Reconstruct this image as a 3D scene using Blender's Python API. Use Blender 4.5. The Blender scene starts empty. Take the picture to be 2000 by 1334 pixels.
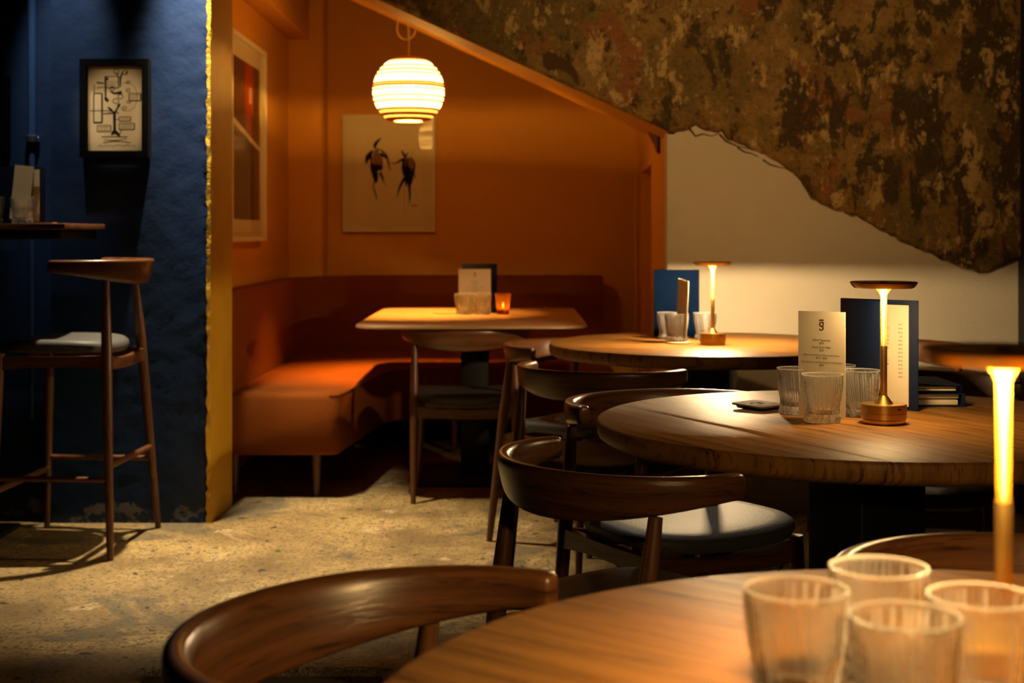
import bpy, bmesh, math, random
from math import sin, cos, pi, radians, sqrt
from mathutils import Vector, Matrix

S = bpy.context.scene
C = S.collection
random.seed(7)

# ------------------------------------------------------------------ camera
cam = bpy.data.cameras.new('camera')
cam.lens = 50.0
cam.sensor_width = 36.0
cam.shift_y = -0.1055
cam.clip_start = 0.02
cam.clip_end = 60
cam.dof.use_dof = True
cam.dof.focus_distance = 2.93
cam.dof.aperture_fstop = 5.4
camo = bpy.data.objects.new('camera', cam)
camo.location = (0, 0, 1.136)
camo.rotation_euler = (pi / 2, 0, 0)
C.objects.link(camo)
S.camera = camo

# ------------------------------------------------------------------ world, exposure
w = bpy.data.worlds.new('world')
S.world = w
w.use_nodes = True
w.node_tree.nodes['Background'].inputs[0].default_value = (1.0, 0.75, 0.5, 1)
w.node_tree.nodes['Background'].inputs[1].default_value = 0.0008
S.view_settings.view_transform = 'Standard'
S.view_settings.look = 'None'
S.view_settings.gamma = 1.0
S.view_settings.exposure = 0.0
S.view_settings.use_curve_mapping = False
S.cycles.use_denoising = True
S.cycles.max_bounces = 10
S.cycles.diffuse_bounces = 2
S.cycles.transmission_bounces = 10
S.cycles.transparent_max_bounces = 16
S.cycles.sample_clamp_indirect = 4.0

# ------------------------------------------------------------------ ceiling lights and added fill spots
def spot(name, loc, target, power, col, size, blend, rad=0.025):
    l = bpy.data.lights.new(name, 'SPOT')
    l.energy = power
    l.color = col
    l.spot_size = radians(size)
    l.spot_blend = blend
    l.shadow_soft_size = rad
    o = bpy.data.objects.new(name, l)
    o.location = loc
    d = Vector(target) - Vector(loc)
    o.rotation_euler = d.to_track_quat('-Z', 'Y').to_euler()
    C.objects.link(o)
    return o

WARM = (1.0, 0.80, 0.52)
NEUT = (1.0, 0.86, 0.66)
COOL = (1.0, 0.93, 0.82)
spot('ceiling_or_fill_spot', (-1.22, 5.48, 2.72), (-0.97, 5.20, 0), 540, WARM, 57, 0.85, 0.022)      # floor by the blue wall
spot('ceiling_or_fill_spot', (-1.21, 5.20, 2.88), (-1.21, 5.58, 1.98), 260, COOL, 28, 0.9)          # grazing the blue wall by the jamb
spot('ceiling_or_fill_spot', (-1.76, 5.22, 2.88), (-1.76, 5.58, 1.92), 110, COOL, 26, 0.9)          # grazing the blue wall by the pipe
spot('ceiling_or_fill_spot', (-0.15, 4.90, 2.72), (0.44, 3.34, 0.45), 92, NEUT, 20, 0.6)            # over the chairs
spot('ceiling_or_fill_spot', (-1.50, 3.00, 2.80), (-1.549, 5.577, 1.60), 150, WARM, 8, 0.8)           # fill spot added to brighten the framed diagram
spot('ceiling_or_fill_spot', (-1.60, 3.40, 2.80), (-1.90, 5.25, 1.25), 24, WARM, 15, 0.6)           # fill spot added to brighten the high table and its menu
spot('ceiling_or_fill_spot', (0.50, 2.80, 2.80), (0.95, 5.80, 1.95), 112, (1.0, 0.60, 0.22), 55, 0.9, 0.08)      # warm fill added to brighten the peeling and white plaster
LED_STRENGTH = 480.0
GLOW = 15.0
BULB = 14000.0

# ------------------------------------------------------------------ mesh helpers
def add_mesh(name, verts, faces, mat=None, parent=None, smooth=None):
    me = bpy.data.meshes.new(name)
    me.from_pydata([tuple(v) for v in verts], [], faces)
    me.update()
    bm = bmesh.new()
    bm.from_mesh(me)
    bmesh.ops.recalc_face_normals(bm, faces=bm.faces)
    bm.to_mesh(me)
    bm.free()
    if smooth is not None:
        me.polygons.foreach_set('use_smooth', [True] * len(me.polygons))
        me.set_sharp_from_angle(angle=radians(smooth))
    if mat:
        me.materials.append(mat)
    o = bpy.data.objects.new(name, me)
    C.objects.link(o)
    if parent:
        o.parent = parent
    return o

class MB:
    def __init__(s):
        s.v = []; s.f = []
    def add(s, verts, faces):
        b = len(s.v)
        s.v += [tuple(v) for v in verts]
        s.f += [tuple(i + b for i in f) for f in faces]
        return s
    def box(s, x0, x1, y0, y1, z0, z1, M=None):
        vs = [(x, y, z) for z in (z0, z1) for y in (y0, y1) for x in (x0, x1)]
        if M is not None:
            vs = [M @ Vector(v) for v in vs]
        return s.add(vs, [(0, 2, 3, 1), (4, 5, 7, 6), (0, 1, 5, 4), (2, 6, 7, 3), (0, 4, 6, 2), (1, 3, 7, 5)])
    def lathe(s, prof, n=48, cx=0, cy=0, cap=True):
        b = len(s.v)
        for r, z in prof:
            for i in range(n):
                a = 2 * pi * i / n
                s.v.append((cx + r * cos(a), cy + r * sin(a), z))
        for k in range(len(prof) - 1):
            for i in range(n):
                j = (i + 1) % n
                s.f.append((b + k * n + i, b + k * n + j, b + (k + 1) * n + j, b + (k + 1) * n + i))
        if cap:
            s.f.append(tuple(b + i for i in range(n))[::-1])
            s.f.append(tuple(b + (len(prof) - 1) * n + i for i in range(n)))
        return s
    def tube(s, pts, rad, n=10, cap=True):
        pts = [Vector(p) for p in pts]
        b = len(s.v)
        up = None
        for k, p in enumerate(pts):
            t = (pts[min(k + 1, len(pts) - 1)] - pts[max(k - 1, 0)]).normalized()
            if up is None:
                up = Vector((0, 0, 1)) if abs(t.z) < 0.9 else Vector((1, 0, 0))
            sx = t.cross(up).normalized()
            up = sx.cross(t).normalized()
            r = rad[k] if isinstance(rad, (list, tuple)) else rad
            for i in range(n):
                a = 2 * pi * i / n
                s.v.append(tuple(p + sx * r * cos(a) + up * r * sin(a)))
        for k in range(len(pts) - 1):
            for i in range(n):
                j = (i + 1) % n
                s.f.append((b + k * n + i, b + k * n + j, b + (k + 1) * n + j, b + (k + 1) * n + i))
        if cap:
            s.f.append(tuple(b + i for i in range(n))[::-1])
            s.f.append(tuple(b + (len(pts) - 1) * n + i for i in range(n)))
        return s
    def loft(s, rings, cap=True):
        b = len(s.v)
        n = len(rings[0])
        for r in rings:
            s.v += [tuple(p) for p in r]
        for k in range(len(rings) - 1):
            for i in range(n):
                j = (i + 1) % n
                s.f.append((b + k * n + i, b + k * n + j, b + (k + 1) * n + j, b + (k + 1) * n + i))
        if cap:
            s.f.append(tuple(b + i for i in range(n))[::-1])
            s.f.append(tuple(b + (len(rings) - 1) * n + i for i in range(n)))
        return s
    def prism(s, poly, h0, h1, axis='y'):
        """poly of (a, b) extruded along axis; axis y: (x,z) polygon"""
        def P(a, b, h):
            return (a, h, b) if axis == 'y' else ((a, b, h) if axis == 'z' else (h, a, b))
        return s.loft([[P(a, b, h0) for a, b in poly], [P(a, b, h1) for a, b in poly]])
    def build(s, name, mat=None, parent=None, smooth=None, bevel=0):
        o = add_mesh(name, s.v, s.f, mat, parent, smooth)
        if bevel:
            bm = bmesh.new(); bm.from_mesh(o.data)
            bmesh.ops.bevel(bm, geom=bm.edges[:], offset=bevel, segments=2, affect='EDGES', profile=0.5)
            bm.to_mesh(o.data); bm.free()
            o.data.polygons.foreach_set('use_smooth', [True] * len(o.data.polygons))
            o.data.set_sharp_from_angle(angle=radians(50))
        return o

def thing(name, label, cat, loc=(0, 0, 0), rz=0, group=None):
    o = bpy.data.objects.new(name, None)
    o.empty_display_size = 0.1
    o.location = loc
    o.rotation_euler = (0, 0, rz)
    C.objects.link(o)
    return tag(o, label, cat, group)

def tag(o, label, cat, group=None):
    o['label'] = label; o['category'] = cat
    if group:
        o['group'] = group
    return o

def struct(o):
    o['kind'] = 'structure'
    return o

def copy_tree(o, parent=None):
    c = o.copy()
    C.objects.link(c)
    if parent:
        c.parent = parent
    for ch in list(o.children):
        copy_tree(ch, c)
    return c

# ------------------------------------------------------------------ materials
class NT:
    def __init__(s, name):
        s.m = bpy.data.materials.new(name)
        s.m.use_nodes = True
        s.t = s.m.node_tree
        s.t.nodes.clear()
        s.out = s.t.nodes.new('ShaderNodeOutputMaterial')
    def n(s, typ, **kw):
        nd = s.t.nodes.new('ShaderNode' + typ)
        for k, v in kw.items():
            setattr(nd, k, v)
        return nd
    def l(s, a, b):
        s.t.links.new(a, b)
    def coords(s, scale=(1, 1, 1), which='Object', rand=0.0):
        tc = s.n('TexCoord')
        mp = s.n('Mapping')
        mp.inputs['Scale'].default_value = scale
        src = tc.outputs[which]
        if rand:
            oi = s.n('ObjectInfo')
            mu = s.n('Math', operation='MULTIPLY'); mu.inputs[1].default_value = rand
            s.l(oi.outputs['Random'], mu.inputs[0])
            ad = s.n('VectorMath', operation='ADD')
            s.l(src, ad.inputs[0]); s.l(mu.outputs[0], ad.inputs[1])
            src = ad.outputs[0]
        s.l(src, mp.inputs[0])
        return mp.outputs[0]
    def noise(s, vec, scale, detail=4, rough=0.5, dist=0.0):
        nd = s.n('TexNoise')
        nd.inputs['Scale'].default_value = scale
        nd.inputs['Detail'].default_value = detail
        nd.inputs['Roughness'].default_value = rough
        nd.inputs['Distortion'].default_value = dist
        s.l(vec, nd.inputs['Vector'])
        return nd.outputs['Fac']
    def ramp(s, fac, stops):
        r = s.n('ValToRGB')
        el = r.color_ramp.elements
        while len(el) < len(stops):
            el.new(0.5)
        for e, (p, c) in zip(el, stops):
            e.position = p
            e.color = (c[0], c[1], c[2], 1) if isinstance(c, tuple) else (c, c, c, 1)
        s.l(fac, r.inputs[0])
        return r.outputs[0]
    def mix(s, fac, a, b, mode='MIX'):
        m = s.n('Mix', data_type='RGBA', blend_type=mode)
        for sock, v in ((m.inputs[0], fac), (m.inputs[6], a), (m.inputs[7], b)):
            if isinstance(v, (int, float)):
                sock.default_value = v
            elif isinstance(v, tuple):
                sock.default_value = (v[0], v[1], v[2], 1)
            else:
                s.l(v, sock)
        return m.outputs[2]
    def bump(s, h, strength=0.3, dist=0.01, normal=None):
        b = s.n('Bump')
        b.inputs['Strength'].default_value = strength
        b.inputs['Distance'].default_value = dist
        s.l(h, b.inputs['Height'])
        if normal is not None:
            s.l(normal, b.inputs['Normal'])
        return b.outputs[0]
    def pbr(s, col, rough=0.6, metal=0.0, spec=0.5, normal=None, coat=0.0, coat_rough=0.1, **kw):
        p = s.n('BsdfPrincipled')
        for key, v in (('Base Color', col), ('Roughness', rough), ('Metallic', metal), ('Specular IOR Level', spec),
                       ('Coat Weight', coat), ('Coat Roughness', coat_rough)):
            if isinstance(v, tuple):
                p.inputs[key].default_value = (v[0], v[1], v[2], 1)
            elif isinstance(v, (int, float)):
                p.inputs[key].default_value = v
            else:
                s.l(v, p.inputs[key])
        for k, v in kw.items():
            p.inputs[k.replace('_', ' ')].default_value = v
        if normal is not None:
            s.l(normal, p.inputs['Normal'])
        s.l(p.outputs[0], s.out.inputs[0])
        return s.m

def plain(name, col, rough=0.6, metal=0.0, spec=0.5, bump=None, **kw):
    t = NT(name)
    nrm = None
    if bump:
        v = t.coords()
        nrm = t.bump(t.noise(v, bump[0], 4), bump[1], bump[2])
    return t.pbr(col, rough, metal, spec, nrm, **kw)

def wall_paint(name, col, col2, bump=0.25):
    t = NT(name)
    v = t.coords()
    c = t.mix(t.ramp(t.noise(v, 2.5, 5, 0.6), [(0.35, 0.0), (0.7, 1.0)]), col, col2)
    h = t.mix(0.35, t.noise(v, 6, 6, 0.6), t.noise(v, 70, 3))
    return t.pbr(c, 0.62, 0, 0.4, t.bump(h, bump, 0.02))

def blue_paint():
    t = NT('blue_paint')
    v = t.coords()
    c = t.mix(t.ramp(t.noise(v, 3, 6, 0.6), [(0.35, 0.0), (0.7, 1.0)]), (0.0035, 0.016, 0.054), (0.005, 0.021, 0.066))
    # bare grey chips low down by the corner
    sep = t.n('SeparateXYZ'); t.l(v, sep.inputs[0])
    mz = t.n('MapRange'); mz.inputs[1].default_value = 0.05; mz.inputs[2].default_value = 0.32; mz.inputs[3].default_value = 0.50; mz.inputs[4].default_value = 1.0
    t.l(sep.outputs[2], mz.inputs[0])
    gt = t.n('Math', operation='GREATER_THAN')
    t.l(t.noise(v, 7, 8, 0.7), gt.inputs[0]); t.l(mz.outputs[0], gt.inputs[1])
    c = t.mix(gt.outputs[0], c, (0.10, 0.095, 0.095))
    h = t.mix(0.3, t.noise(v, 5, 6, 0.6), t.noise(v, 40, 5, 0.7))
    return t.pbr(c, 0.5, 0, 0.35, t.bump(h, 0.22, 0.012))

def peel_paint():
    t = NT('peeling_plaster')
    v = t.coords((1.15, 1, 1.0))
    sep = t.n('SeparateXYZ'); t.l(v, sep.inputs[0])
    def mrange(a, b_, c_, d):
        mr = t.n('MapRange'); mr.inputs[1].default_value = a; mr.inputs[2].default_value = b_
        mr.inputs[3].default_value = c_; mr.inputs[4].default_value = d
        t.l(sep.outputs[0], mr.inputs[0])
        return mr.outputs[0]
    def shifted(off, sc=(1, 1, 1)):
        mp = t.n('Mapping'); mp.inputs['Location'].default_value = off; mp.inputs['Scale'].default_value = sc
        t.l(v, mp.inputs[0])
        return mp.outputs[0]
    def add(a, b_):
        ad = t.n('Math', operation='ADD'); t.l(a, ad.inputs[0]); t.l(b_, ad.inputs[1])
        return ad.outputs[0]
    base = t.mix(t.ramp(t.noise(v, 6, 9, 0.7), [(0.35, 0.0), (0.65, 1.0)]), (0.20, 0.105, 0.024), (0.38, 0.23, 0.070))
    base = t.mix(t.ramp(t.noise(shifted((2, 0, 6)), 3.0, 8, 0.65), [(0.48, 0.0), (0.56, 0.8)]), base, (0.17, 0.115, 0.030))
    n3 = t.ramp(t.noise(shifted((3.1, 0, 1.7)), 2.6, 8, 0.62, 0.3), [(0.565, 0.0), (0.58, 0.9)])
    c = t.mix(n3, base, (0.30, 0.11, 0.035))
    # bare dark areas, more of them to the right
    nd = add(t.noise(shifted((7.3, 0, 4.1), (1.25, 1, 0.85)), 5.2, 10, 0.72, 0.25), mrange(0.0, 2.4, -0.035, 0.085))
    dark = t.ramp(nd, [(0.545, 0.0), (0.575, 0.95)])
    dcol = t.mix(t.noise(v, 9, 4), (0.055, 0.045, 0.016), (0.07, 0.030, 0.012))
    c = t.mix(dark, c, dcol)
    # pale flakes of the top coat
    nl = t.noise(shifted((1.3, 0, 9.2), (1.3, 1, 0.8)), 7.5, 10, 0.74, 0.2)
    light = t.ramp(nl, [(0.555, 0.0), (0.578, 0.95)])
    lcol = t.mix(t.noise(v, 14, 5), (0.66, 0.45, 0.19), (0.52, 0.31, 0.11))
    c = t.mix(light, c, lcol)
    fl = t.ramp(t.noise(shifted((4.3, 0, 2.2)), 21, 7, 0.7), [(0.60, 0.0), (0.64, 0.8)])
    c = t.mix(fl, c, (0.50, 0.34, 0.14))
    fd = t.ramp(t.noise(shifted((8.3, 0, 5.2)), 17, 7, 0.7), [(0.60, 0.0), (0.64, 0.8)])
    c = t.mix(fd, c, (0.05, 0.035, 0.013))
    # trowel scratches and speckle
    sc1 = t.ramp(t.noise(shifted((0, 0, 0), (0.16, 1, 1.6)), 40, 4, 0.6), [(0.34, 0.6), (0.46, 1.0)])
    c = t.mix(0.6, c, sc1, 'MULTIPLY')
    sp = t.ramp(t.noise(v, 55, 6, 0.75), [(0.38, 0.55), (0.5, 1.0)])
    c = t.mix(0.8, c, sp, 'MULTIPLY')
    h = t.mix(0.5, t.mix(0.5, dark, light), t.noise(v, 25, 6, 0.7))
    return t.pbr(c, 0.75, 0, 0.3, t.bump(h, 0.45, 0.006))

def concrete_floor():
    t = NT('worn_concrete')
    v = t.coords()
    c = t.mix(t.ramp(t.noise(v, 2.2, 7, 0.62), [(0.38, 0.0), (0.62, 1.0)]), (0.20, 0.130, 0.045), (0.50, 0.345, 0.13))
    c = t.mix(t.ramp(t.noise(v, 4.5, 8, 0.6, 0.6), [(0.60, 0.0), (0.66, 0.8)]), c, (0.64, 0.48, 0.24))
    # grey cement patches
    def sh(off):
        mp = t.n('Mapping'); mp.inputs['Location'].default_value = off
        t.l(v, mp.inputs[0]); return mp.outputs[0]
    c = t.mix(t.ramp(t.noise(sh((5, 3, 0)), 1.9, 6, 0.55, 0.8), [(0.56, 0.0), (0.60, 0.8)]), c, (0.125, 0.11, 0.065))
    # exposed aggregate
    vo = t.n('TexVoronoi'); vo.inputs['Scale'].default_value = 62
    t.l(v, vo.inputs['Vector'])
    sel = t.n('Math', operation='GREATER_THAN'); sel.inputs[1].default_value = 0.57
    sx = t.n('SeparateXYZ'); t.l(vo.outputs['Color'], sx.inputs[0]); t.l(sx.outputs[0], sel.inputs[0])
    near = t.n('Math', operation='LESS_THAN'); near.inputs[1].default_value = 0.46
    t.l(vo.outputs['Distance'], near.inputs[0])
    mm = t.n('Math', operation='MULTIPLY'); t.l(sel.outputs[0], mm.inputs[0]); t.l(near.outputs[0], mm.inputs[1])
    m2 = t.n('Math', operation='MULTIPLY'); m2.inputs[1].default_value = 0.8; t.l(mm.outputs[0], m2.inputs[0])
    c = t.mix(m2.outputs[0], c, t.mix(sx.outputs[1], (0.05, 0.04, 0.025), (0.24, 0.18, 0.10)))
    vo2 = t.n('TexVoronoi'); vo2.inputs['Scale'].default_value = 120
    t.l(v, vo2.inputs['Vector'])
    s2 = t.n('SeparateXYZ'); t.l(vo2.outputs['Color'], s2.inputs[0])
    g2 = t.n('Math', operation='GREATER_THAN'); g2.inputs[1].default_value = 0.62; t.l(s2.outputs[0], g2.inputs[0])
    g3 = t.n('Math', operation='MULTIPLY'); g3.inputs[1].default_value = 0.5; t.l(g2.outputs[0], g3.inputs[0])
    c = t.mix(g3.outputs[0], c, t.mix(s2.outputs[1], (0.06, 0.035, 0.012), (0.30, 0.19, 0.07)))
    # dark chips
    c = t.mix(t.ramp(t.noise(v, 17, 3, 0.5), [(0.66, 0.0), (0.68, 0.95)]), c, (0.03, 0.026, 0.02))
    h = t.mix(0.5, t.noise(v, 60, 4), t.noise(v, 5, 5))
    return t.pbr(c, 0.6, 0, 0.4, t.bump(h, 0.25, 0.006))

def wood(name, dark, light, rough=0.35, rand=11.0, ringscale=9.0, pore=0.5, coat=0.0, ax=(1, 0.09, 1), sc=1.0, bdir='X', spec=0.5, porescale=150, bump=0.15):
    """grain runs along the axis with the small factor"""
    t = NT(name)
    v = t.coords(tuple(a * sc for a in ax), rand=rand)
    warp = t.noise(v, 1.6, 2, 0.5)
    wv = t.n('TexWave', wave_type='BANDS', bands_direction=bdir, wave_profile='SAW')
    wv.inputs['Scale'].default_value = ringscale
    wv.inputs['Distortion'].default_value = 9.0
    wv.inputs['Detail'].default_value = 2.5
    wv.inputs['Detail Scale'].default_value = 0.8
    wv.inputs['Detail Roughness'].default_value = 0.45
    t.l(v, wv.inputs['Vector'])
    mid = tuple(a * 0.35 + b * 0.65 for a, b in zip(dark, light))
    dk = tuple(a * 0.6 + b * 0.4 for a, b in zip(dark, light))
    c = t.ramp(wv.outputs['Fac'], [(0.0, dk), (0.14, mid), (0.55, light), (0.92, mid), (1.0, dk)])
    c = t.mix(t.ramp(warp, [(0.35, 0.0), (0.7, 0.7)]), c, mid)
    v2 = t.coords(tuple(a * (0.45 if a < 0.5 else 1) * sc for a in ax), rand=rand)
    po = t.ramp(t.noise(v2, porescale, 5, 0.7), [(0.38, 0.0), (0.48, 1.0)])
    m2 = t.n('Math', operation='MAXIMUM')
    t.l(po, m2.inputs[0])
    t.l(t.ramp(wv.outputs['Fac'], [(0.35, 0.0), (0.75, 0.6)]), m2.inputs[1])
    c = t.mix(pore, c, t.mix(1.0, c, t.mix(m2.outputs[0], (0.22, 0.17, 0.13), (1, 1, 1)), 'MULTIPLY'))
    return t.pbr(c, rough, 0, spec, t.bump(po, bump, 0.001), coat=coat)

def glass_mat():
    t = NT('clear_glass')
    return t.pbr((1.0, 0.985, 0.96), 0.015, 0, 0.5, None, IOR=1.5, Transmission_Weight=0.965)  # a little white haze mixed in to give a lit look

def pane_mat():
    t = NT('picture_glass')
    lw = t.n('LayerWeight'); lw.inputs[0].default_value = 0.5
    pw = t.n('Math', operation='POWER'); pw.inputs[1].default_value = 5.0
    t.l(lw.outputs['Facing'], pw.inputs[0])
    ma = t.n('Math', operation='MULTIPLY_ADD'); ma.inputs[1].default_value = 0.45; ma.inputs[2].default_value = 0.022
    t.l(pw.outputs[0], ma.inputs[0])
    tr = t.n('BsdfTransparent'); gl = t.n('BsdfGlossy'); gl.inputs['Roughness'].default_value = 0.02
    mx = t.n('MixShader')
    t.l(ma.outputs[0], mx.inputs[0]); t.l(tr.outputs[0], mx.inputs[1]); t.l(gl.outputs[0], mx.inputs[2])
    t.l(mx.outputs[0], t.out.inputs[0])
    return t.m

def emit(name, col, st):
    t = NT(name)
    e = t.n('Emission'); e.inputs[0].default_value = (*col, 1); e.inputs[1].default_value = st
    t.l(e.outputs[0], t.out.inputs[0])
    return t.m

def glow_band(name, col, st, see=0.35):
    t = NT(name)
    e = t.n('Emission'); e.inputs[0].default_value = (*col, 1); e.inputs[1].default_value = st
    tr = t.n('BsdfTransparent'); mx = t.n('MixShader'); mx.inputs[0].default_value = see
    t.l(e.outputs[0], mx.inputs[1]); t.l(tr.outputs[0], mx.inputs[2])
    t.l(mx.outputs[0], t.out.inputs[0])
    return t.m

def amber_tube():  # see-through stem and neck, so the added cone shows as a highlight
    t = NT('amber_stem_shell')
    tr = t.n('BsdfTransparent'); tr.inputs[0].default_value = (1.0, 0.86, 0.50, 1)
    tl = t.n('BsdfTranslucent'); tl.inputs[0].default_value = (0.95, 0.55, 0.06, 1)
    gl = t.n('BsdfGlossy'); gl.inputs[0].default_value = (0.9, 0.6, 0.18, 1); gl.inputs['Roughness'].default_value = 0.25
    m1 = t.n('MixShader'); m1.inputs[0].default_value = 0.55
    m2 = t.n('MixShader'); m2.inputs[0].default_value = 0.3
    t.l(tr.outputs[0], m1.inputs[1]); t.l(tl.outputs[0], m1.inputs[2])
    t.l(m1.outputs[0], m2.inputs[1]); t.l(gl.outputs[0], m2.inputs[2])
    t.l(m2.outputs[0], t.out.inputs[0])
    return t.m

def brass(name, rough=0.32, knurl=False):
    t = NT(name)
    v = t.coords((1, 1, 60) if not knurl else (1, 1, 1))
    if knurl:
        vo = t.n('TexVoronoi'); vo.inputs['Scale'].default_value = 900; t.l(v, vo.inputs['Vector'])
        nrm = t.bump(vo.outputs['Distance'], 0.5, 0.0006)
    else:
        nrm = t.bump(t.noise(v, 30, 2), 0.06, 0.001)
    return t.pbr((0.62, 0.37, 0.10), rough, 1.0, 0.5, nrm)

def fabric(name, a, b, scale=420):
    t = NT(name)
    v = t.coords()
    n = t.noise(v, scale, 3, 0.7)
    c = t.mix(t.ramp(n, [(0.35, 0.0), (0.65, 1.0)]), a, b)
    h = t.mix(0.4, n, t.noise(v, 120, 3))
    return t.pbr(c, 0.95, 0, 0.15, t.bump(h, 0.7, 0.004))

def leather():
    t = NT('grey_leather')
    v = t.coords()
    vo = t.n('TexVoronoi'); vo.inputs['Scale'].default_value = 260; t.l(v, vo.inputs['Vector'])
    return t.pbr((0.070, 0.066, 0.064), 0.55, 0, 0.35, t.bump(vo.outputs['Distance'], 0.35, 0.0012))

def knit(name, col):
    return plain(name, col, 0.55, 0, 0.4, (500, 0.25, 0.0006))

M = {}
M['blue'] = blue_paint()
M['yellow'] = wall_paint('yellow_paint', (0.62, 0.36, 0.015), (0.50, 0.27, 0.012), 0.5)
M['orange'] = wall_paint('orange_paint', (0.76, 0.36, 0.045), (0.72, 0.335, 0.04), 0.12)
M['white'] = wall_paint('white_plaster', (0.74, 0.65, 0.50), (0.68, 0.59, 0.45), 0.25)
M['peel'] = peel_paint()
M['floor'] = concrete_floor()
M['ceil'] = plain('dark_ceiling', (0.03, 0.03, 0.032), 0.9)
M['darkwall'] = plain('dark_wall', (0.012, 0.011, 0.012), 0.7)
M['oak'] = wood('oak_table', (0.085, 0.032, 0.007), (0.37, 0.165, 0.032), 0.50, ringscale=7, pore=0.9, spec=0.26, ax=(1, 0.085, 0.25))
M['chairwood'] = wood('stained_chair_oak', (0.034, 0.011, 0.004), (0.145, 0.054, 0.018), 0.30, rand=5.0, ringscale=9, pore=0.75, ax=(0.16, 0.16, 1.0), bdir='Z')
M['legwood'] = wood('stained_leg_oak', (0.036, 0.012, 0.005), (0.15, 0.058, 0.021), 0.36, rand=5.0, ringscale=30, pore=0.6, ax=(1.0, 1.0, 0.06))
M['laminate'] = plain('tan_laminate', (0.36, 0.20, 0.10), 0.38, 0, 0.5, (9, 0.05, 0.002))
M['black'] = plain('black_metal', (0.005, 0.005, 0.005), 0.6, 0, 0.3, (60, 0.1, 0.001))
M['blackframe'] = plain('black_frame_wood', (0.002, 0.002, 0.0025), 0.85, 0, 0.06, (80, 0.1, 0.001))
M['whiteframe'] = plain('white_frame_wood', (0.80, 0.72, 0.58), 0.45, 0, 0.5, (80, 0.1, 0.001))
M['bench'] = fabric('rust_wool', (0.14, 0.030, 0.002), (0.25, 0.064, 0.004))
M['leather'] = leather()
M['brass'] = brass('brushed_brass')
M['knurl'] = brass('knurled_brass', 0.36, True)
M['amber'] = amber_tube()
M['led'] = emit('lamp_led', (1.0, 0.64, 0.27), LED_STRENGTH)
M['led_band'] = emit('lamp_led_band', (1.0, 0.66, 0.30), 1500)
M['led_band_high'] = emit('lamp_led_band_high', (1.0, 0.70, 0.36), 26000)
M['led_band_mid'] = emit('lamp_led_band_mid', (1.0, 0.60, 0.22), 1800)
M['led_mid'] = emit('lamp_led_mid', (1.0, 0.63, 0.23), 2700)
M['stem_glint'] = emit('stem_glint_light', (1.0, 0.75, 0.30), 24.0)  # glow that imitates the bright reflection on the brass stem
M['glass'] = glass_mat()
def glint_glass():
    """cut ridges, rim and facets: white haze mixed in imitates their bright glints"""
    t = NT('glint_glass')
    g = t.n('BsdfGlass'); g.inputs['Roughness'].default_value = 0.08; g.inputs['IOR'].default_value = 1.5
    tl = t.n('BsdfTranslucent'); tl.inputs[0].default_value = (0.95, 0.92, 0.88, 1)
    df = t.n('BsdfDiffuse'); df.inputs[0].default_value = (0.90, 0.87, 0.83, 1)
    v = t.coords(); nb = t.bump(t.noise(v, 120, 2), 0.3, 0.001); t.l(nb, g.inputs['Normal'])
    m1 = t.n('MixShader'); m1.inputs[0].default_value = 0.5
    m2 = t.n('MixShader'); m2.inputs[0].default_value = 0.34
    t.l(tl.outputs[0], m1.inputs[1]); t.l(df.outputs[0], m1.inputs[2])
    t.l(g.outputs[0], m2.inputs[1]); t.l(m1.outputs[0], m2.inputs[2])
    t.l(m2.outputs[0], t.out.inputs[0])
    return t.m
M['glintglass'] = glint_glass()
M['pane'] = pane_mat()
M['paper'] = plain('cream_paper', (0.78, 0.68, 0.48), 0.75, 0, 0.3, (90, 0.06, 0.001))
M['mat'] = plain('mount_board', (0.82, 0.72, 0.54), 0.8, 0, 0.2, (200, 0.05, 0.001))
M['sheet'] = plain('art_paper', (0.86, 0.76, 0.58), 0.8, 0, 0.2, (200, 0.05, 0.001))
M['aged'] = plain('aged_paper', (0.74, 0.55, 0.31), 0.8, 0, 0.2, (30, 0.1, 0.001))
M['ink'] = plain('black_ink', (0.012, 0.007, 0.006), 0.8, 0, 0.2, (90, 0.1, 0.0005))
M['wash'] = plain('brown_wash', (0.30, 0.16, 0.07), 0.8, 0, 0.2, (90, 0.1, 0.0005))
M['print'] = plain('burgundy_print', (0.05, 0.010, 0.014), 0.8, 0, 0.2, (90, 0.1, 0.0005))
M['cover'] = plain('navy_cloth', (0.004, 0.012, 0.048), 0.6, 0, 0.25, (420, 0.35, 0.0012))
M['coverdark'] = plain('shaded_or_black_cloth', (0.003, 0.005, 0.016), 0.75, 0, 0.06, (420, 0.35, 0.0012))  # navy with the nook's shade darkened in; also the pile's black cover
M['coverdimmed'] = plain('dimmed_navy_cloth', (0.0010, 0.0050, 0.020), 0.7, 0, 0.015, (420, 0.35, 0.0012))  # navy darkened to offset the strong lamp on the back table
M['cork'] = plain('cork_board', (0.36, 0.20, 0.075), 0.7, 0, 0.3, (220, 0.4, 0.001))
M['bluepipe'] = plain('blue_pipe_paint', (0.018, 0.052, 0.14), 0.4, 0, 0.5, (30, 0.1, 0.002))
M['chrome'] = plain('bare_steel', (0.6, 0.6, 0.6), 0.3, 1.0, 0.5, (50, 0.1, 0.001))
def cardboard():
    t = NT('cardboard')
    d = t.n('BsdfDiffuse'); d.inputs[0].default_value = (0.46, 0.19, 0.055, 1)
    v = t.coords(); t.l(t.bump(t.noise(v, 200, 4), 0.3, 0.002), d.inputs['Normal'])
    tl = t.n('BsdfTranslucent'); tl.inputs[0].default_value = (0.75, 0.36, 0.09, 1)
    mx = t.n('MixShader'); mx.inputs[0].default_value = 0.06
    t.l(d.outputs[0], mx.inputs[1]); t.l(tl.outputs[0], mx.inputs[2]); t.l(mx.outputs[0], t.out.inputs[0])
    return t.m
M['card'] = cardboard()
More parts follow.
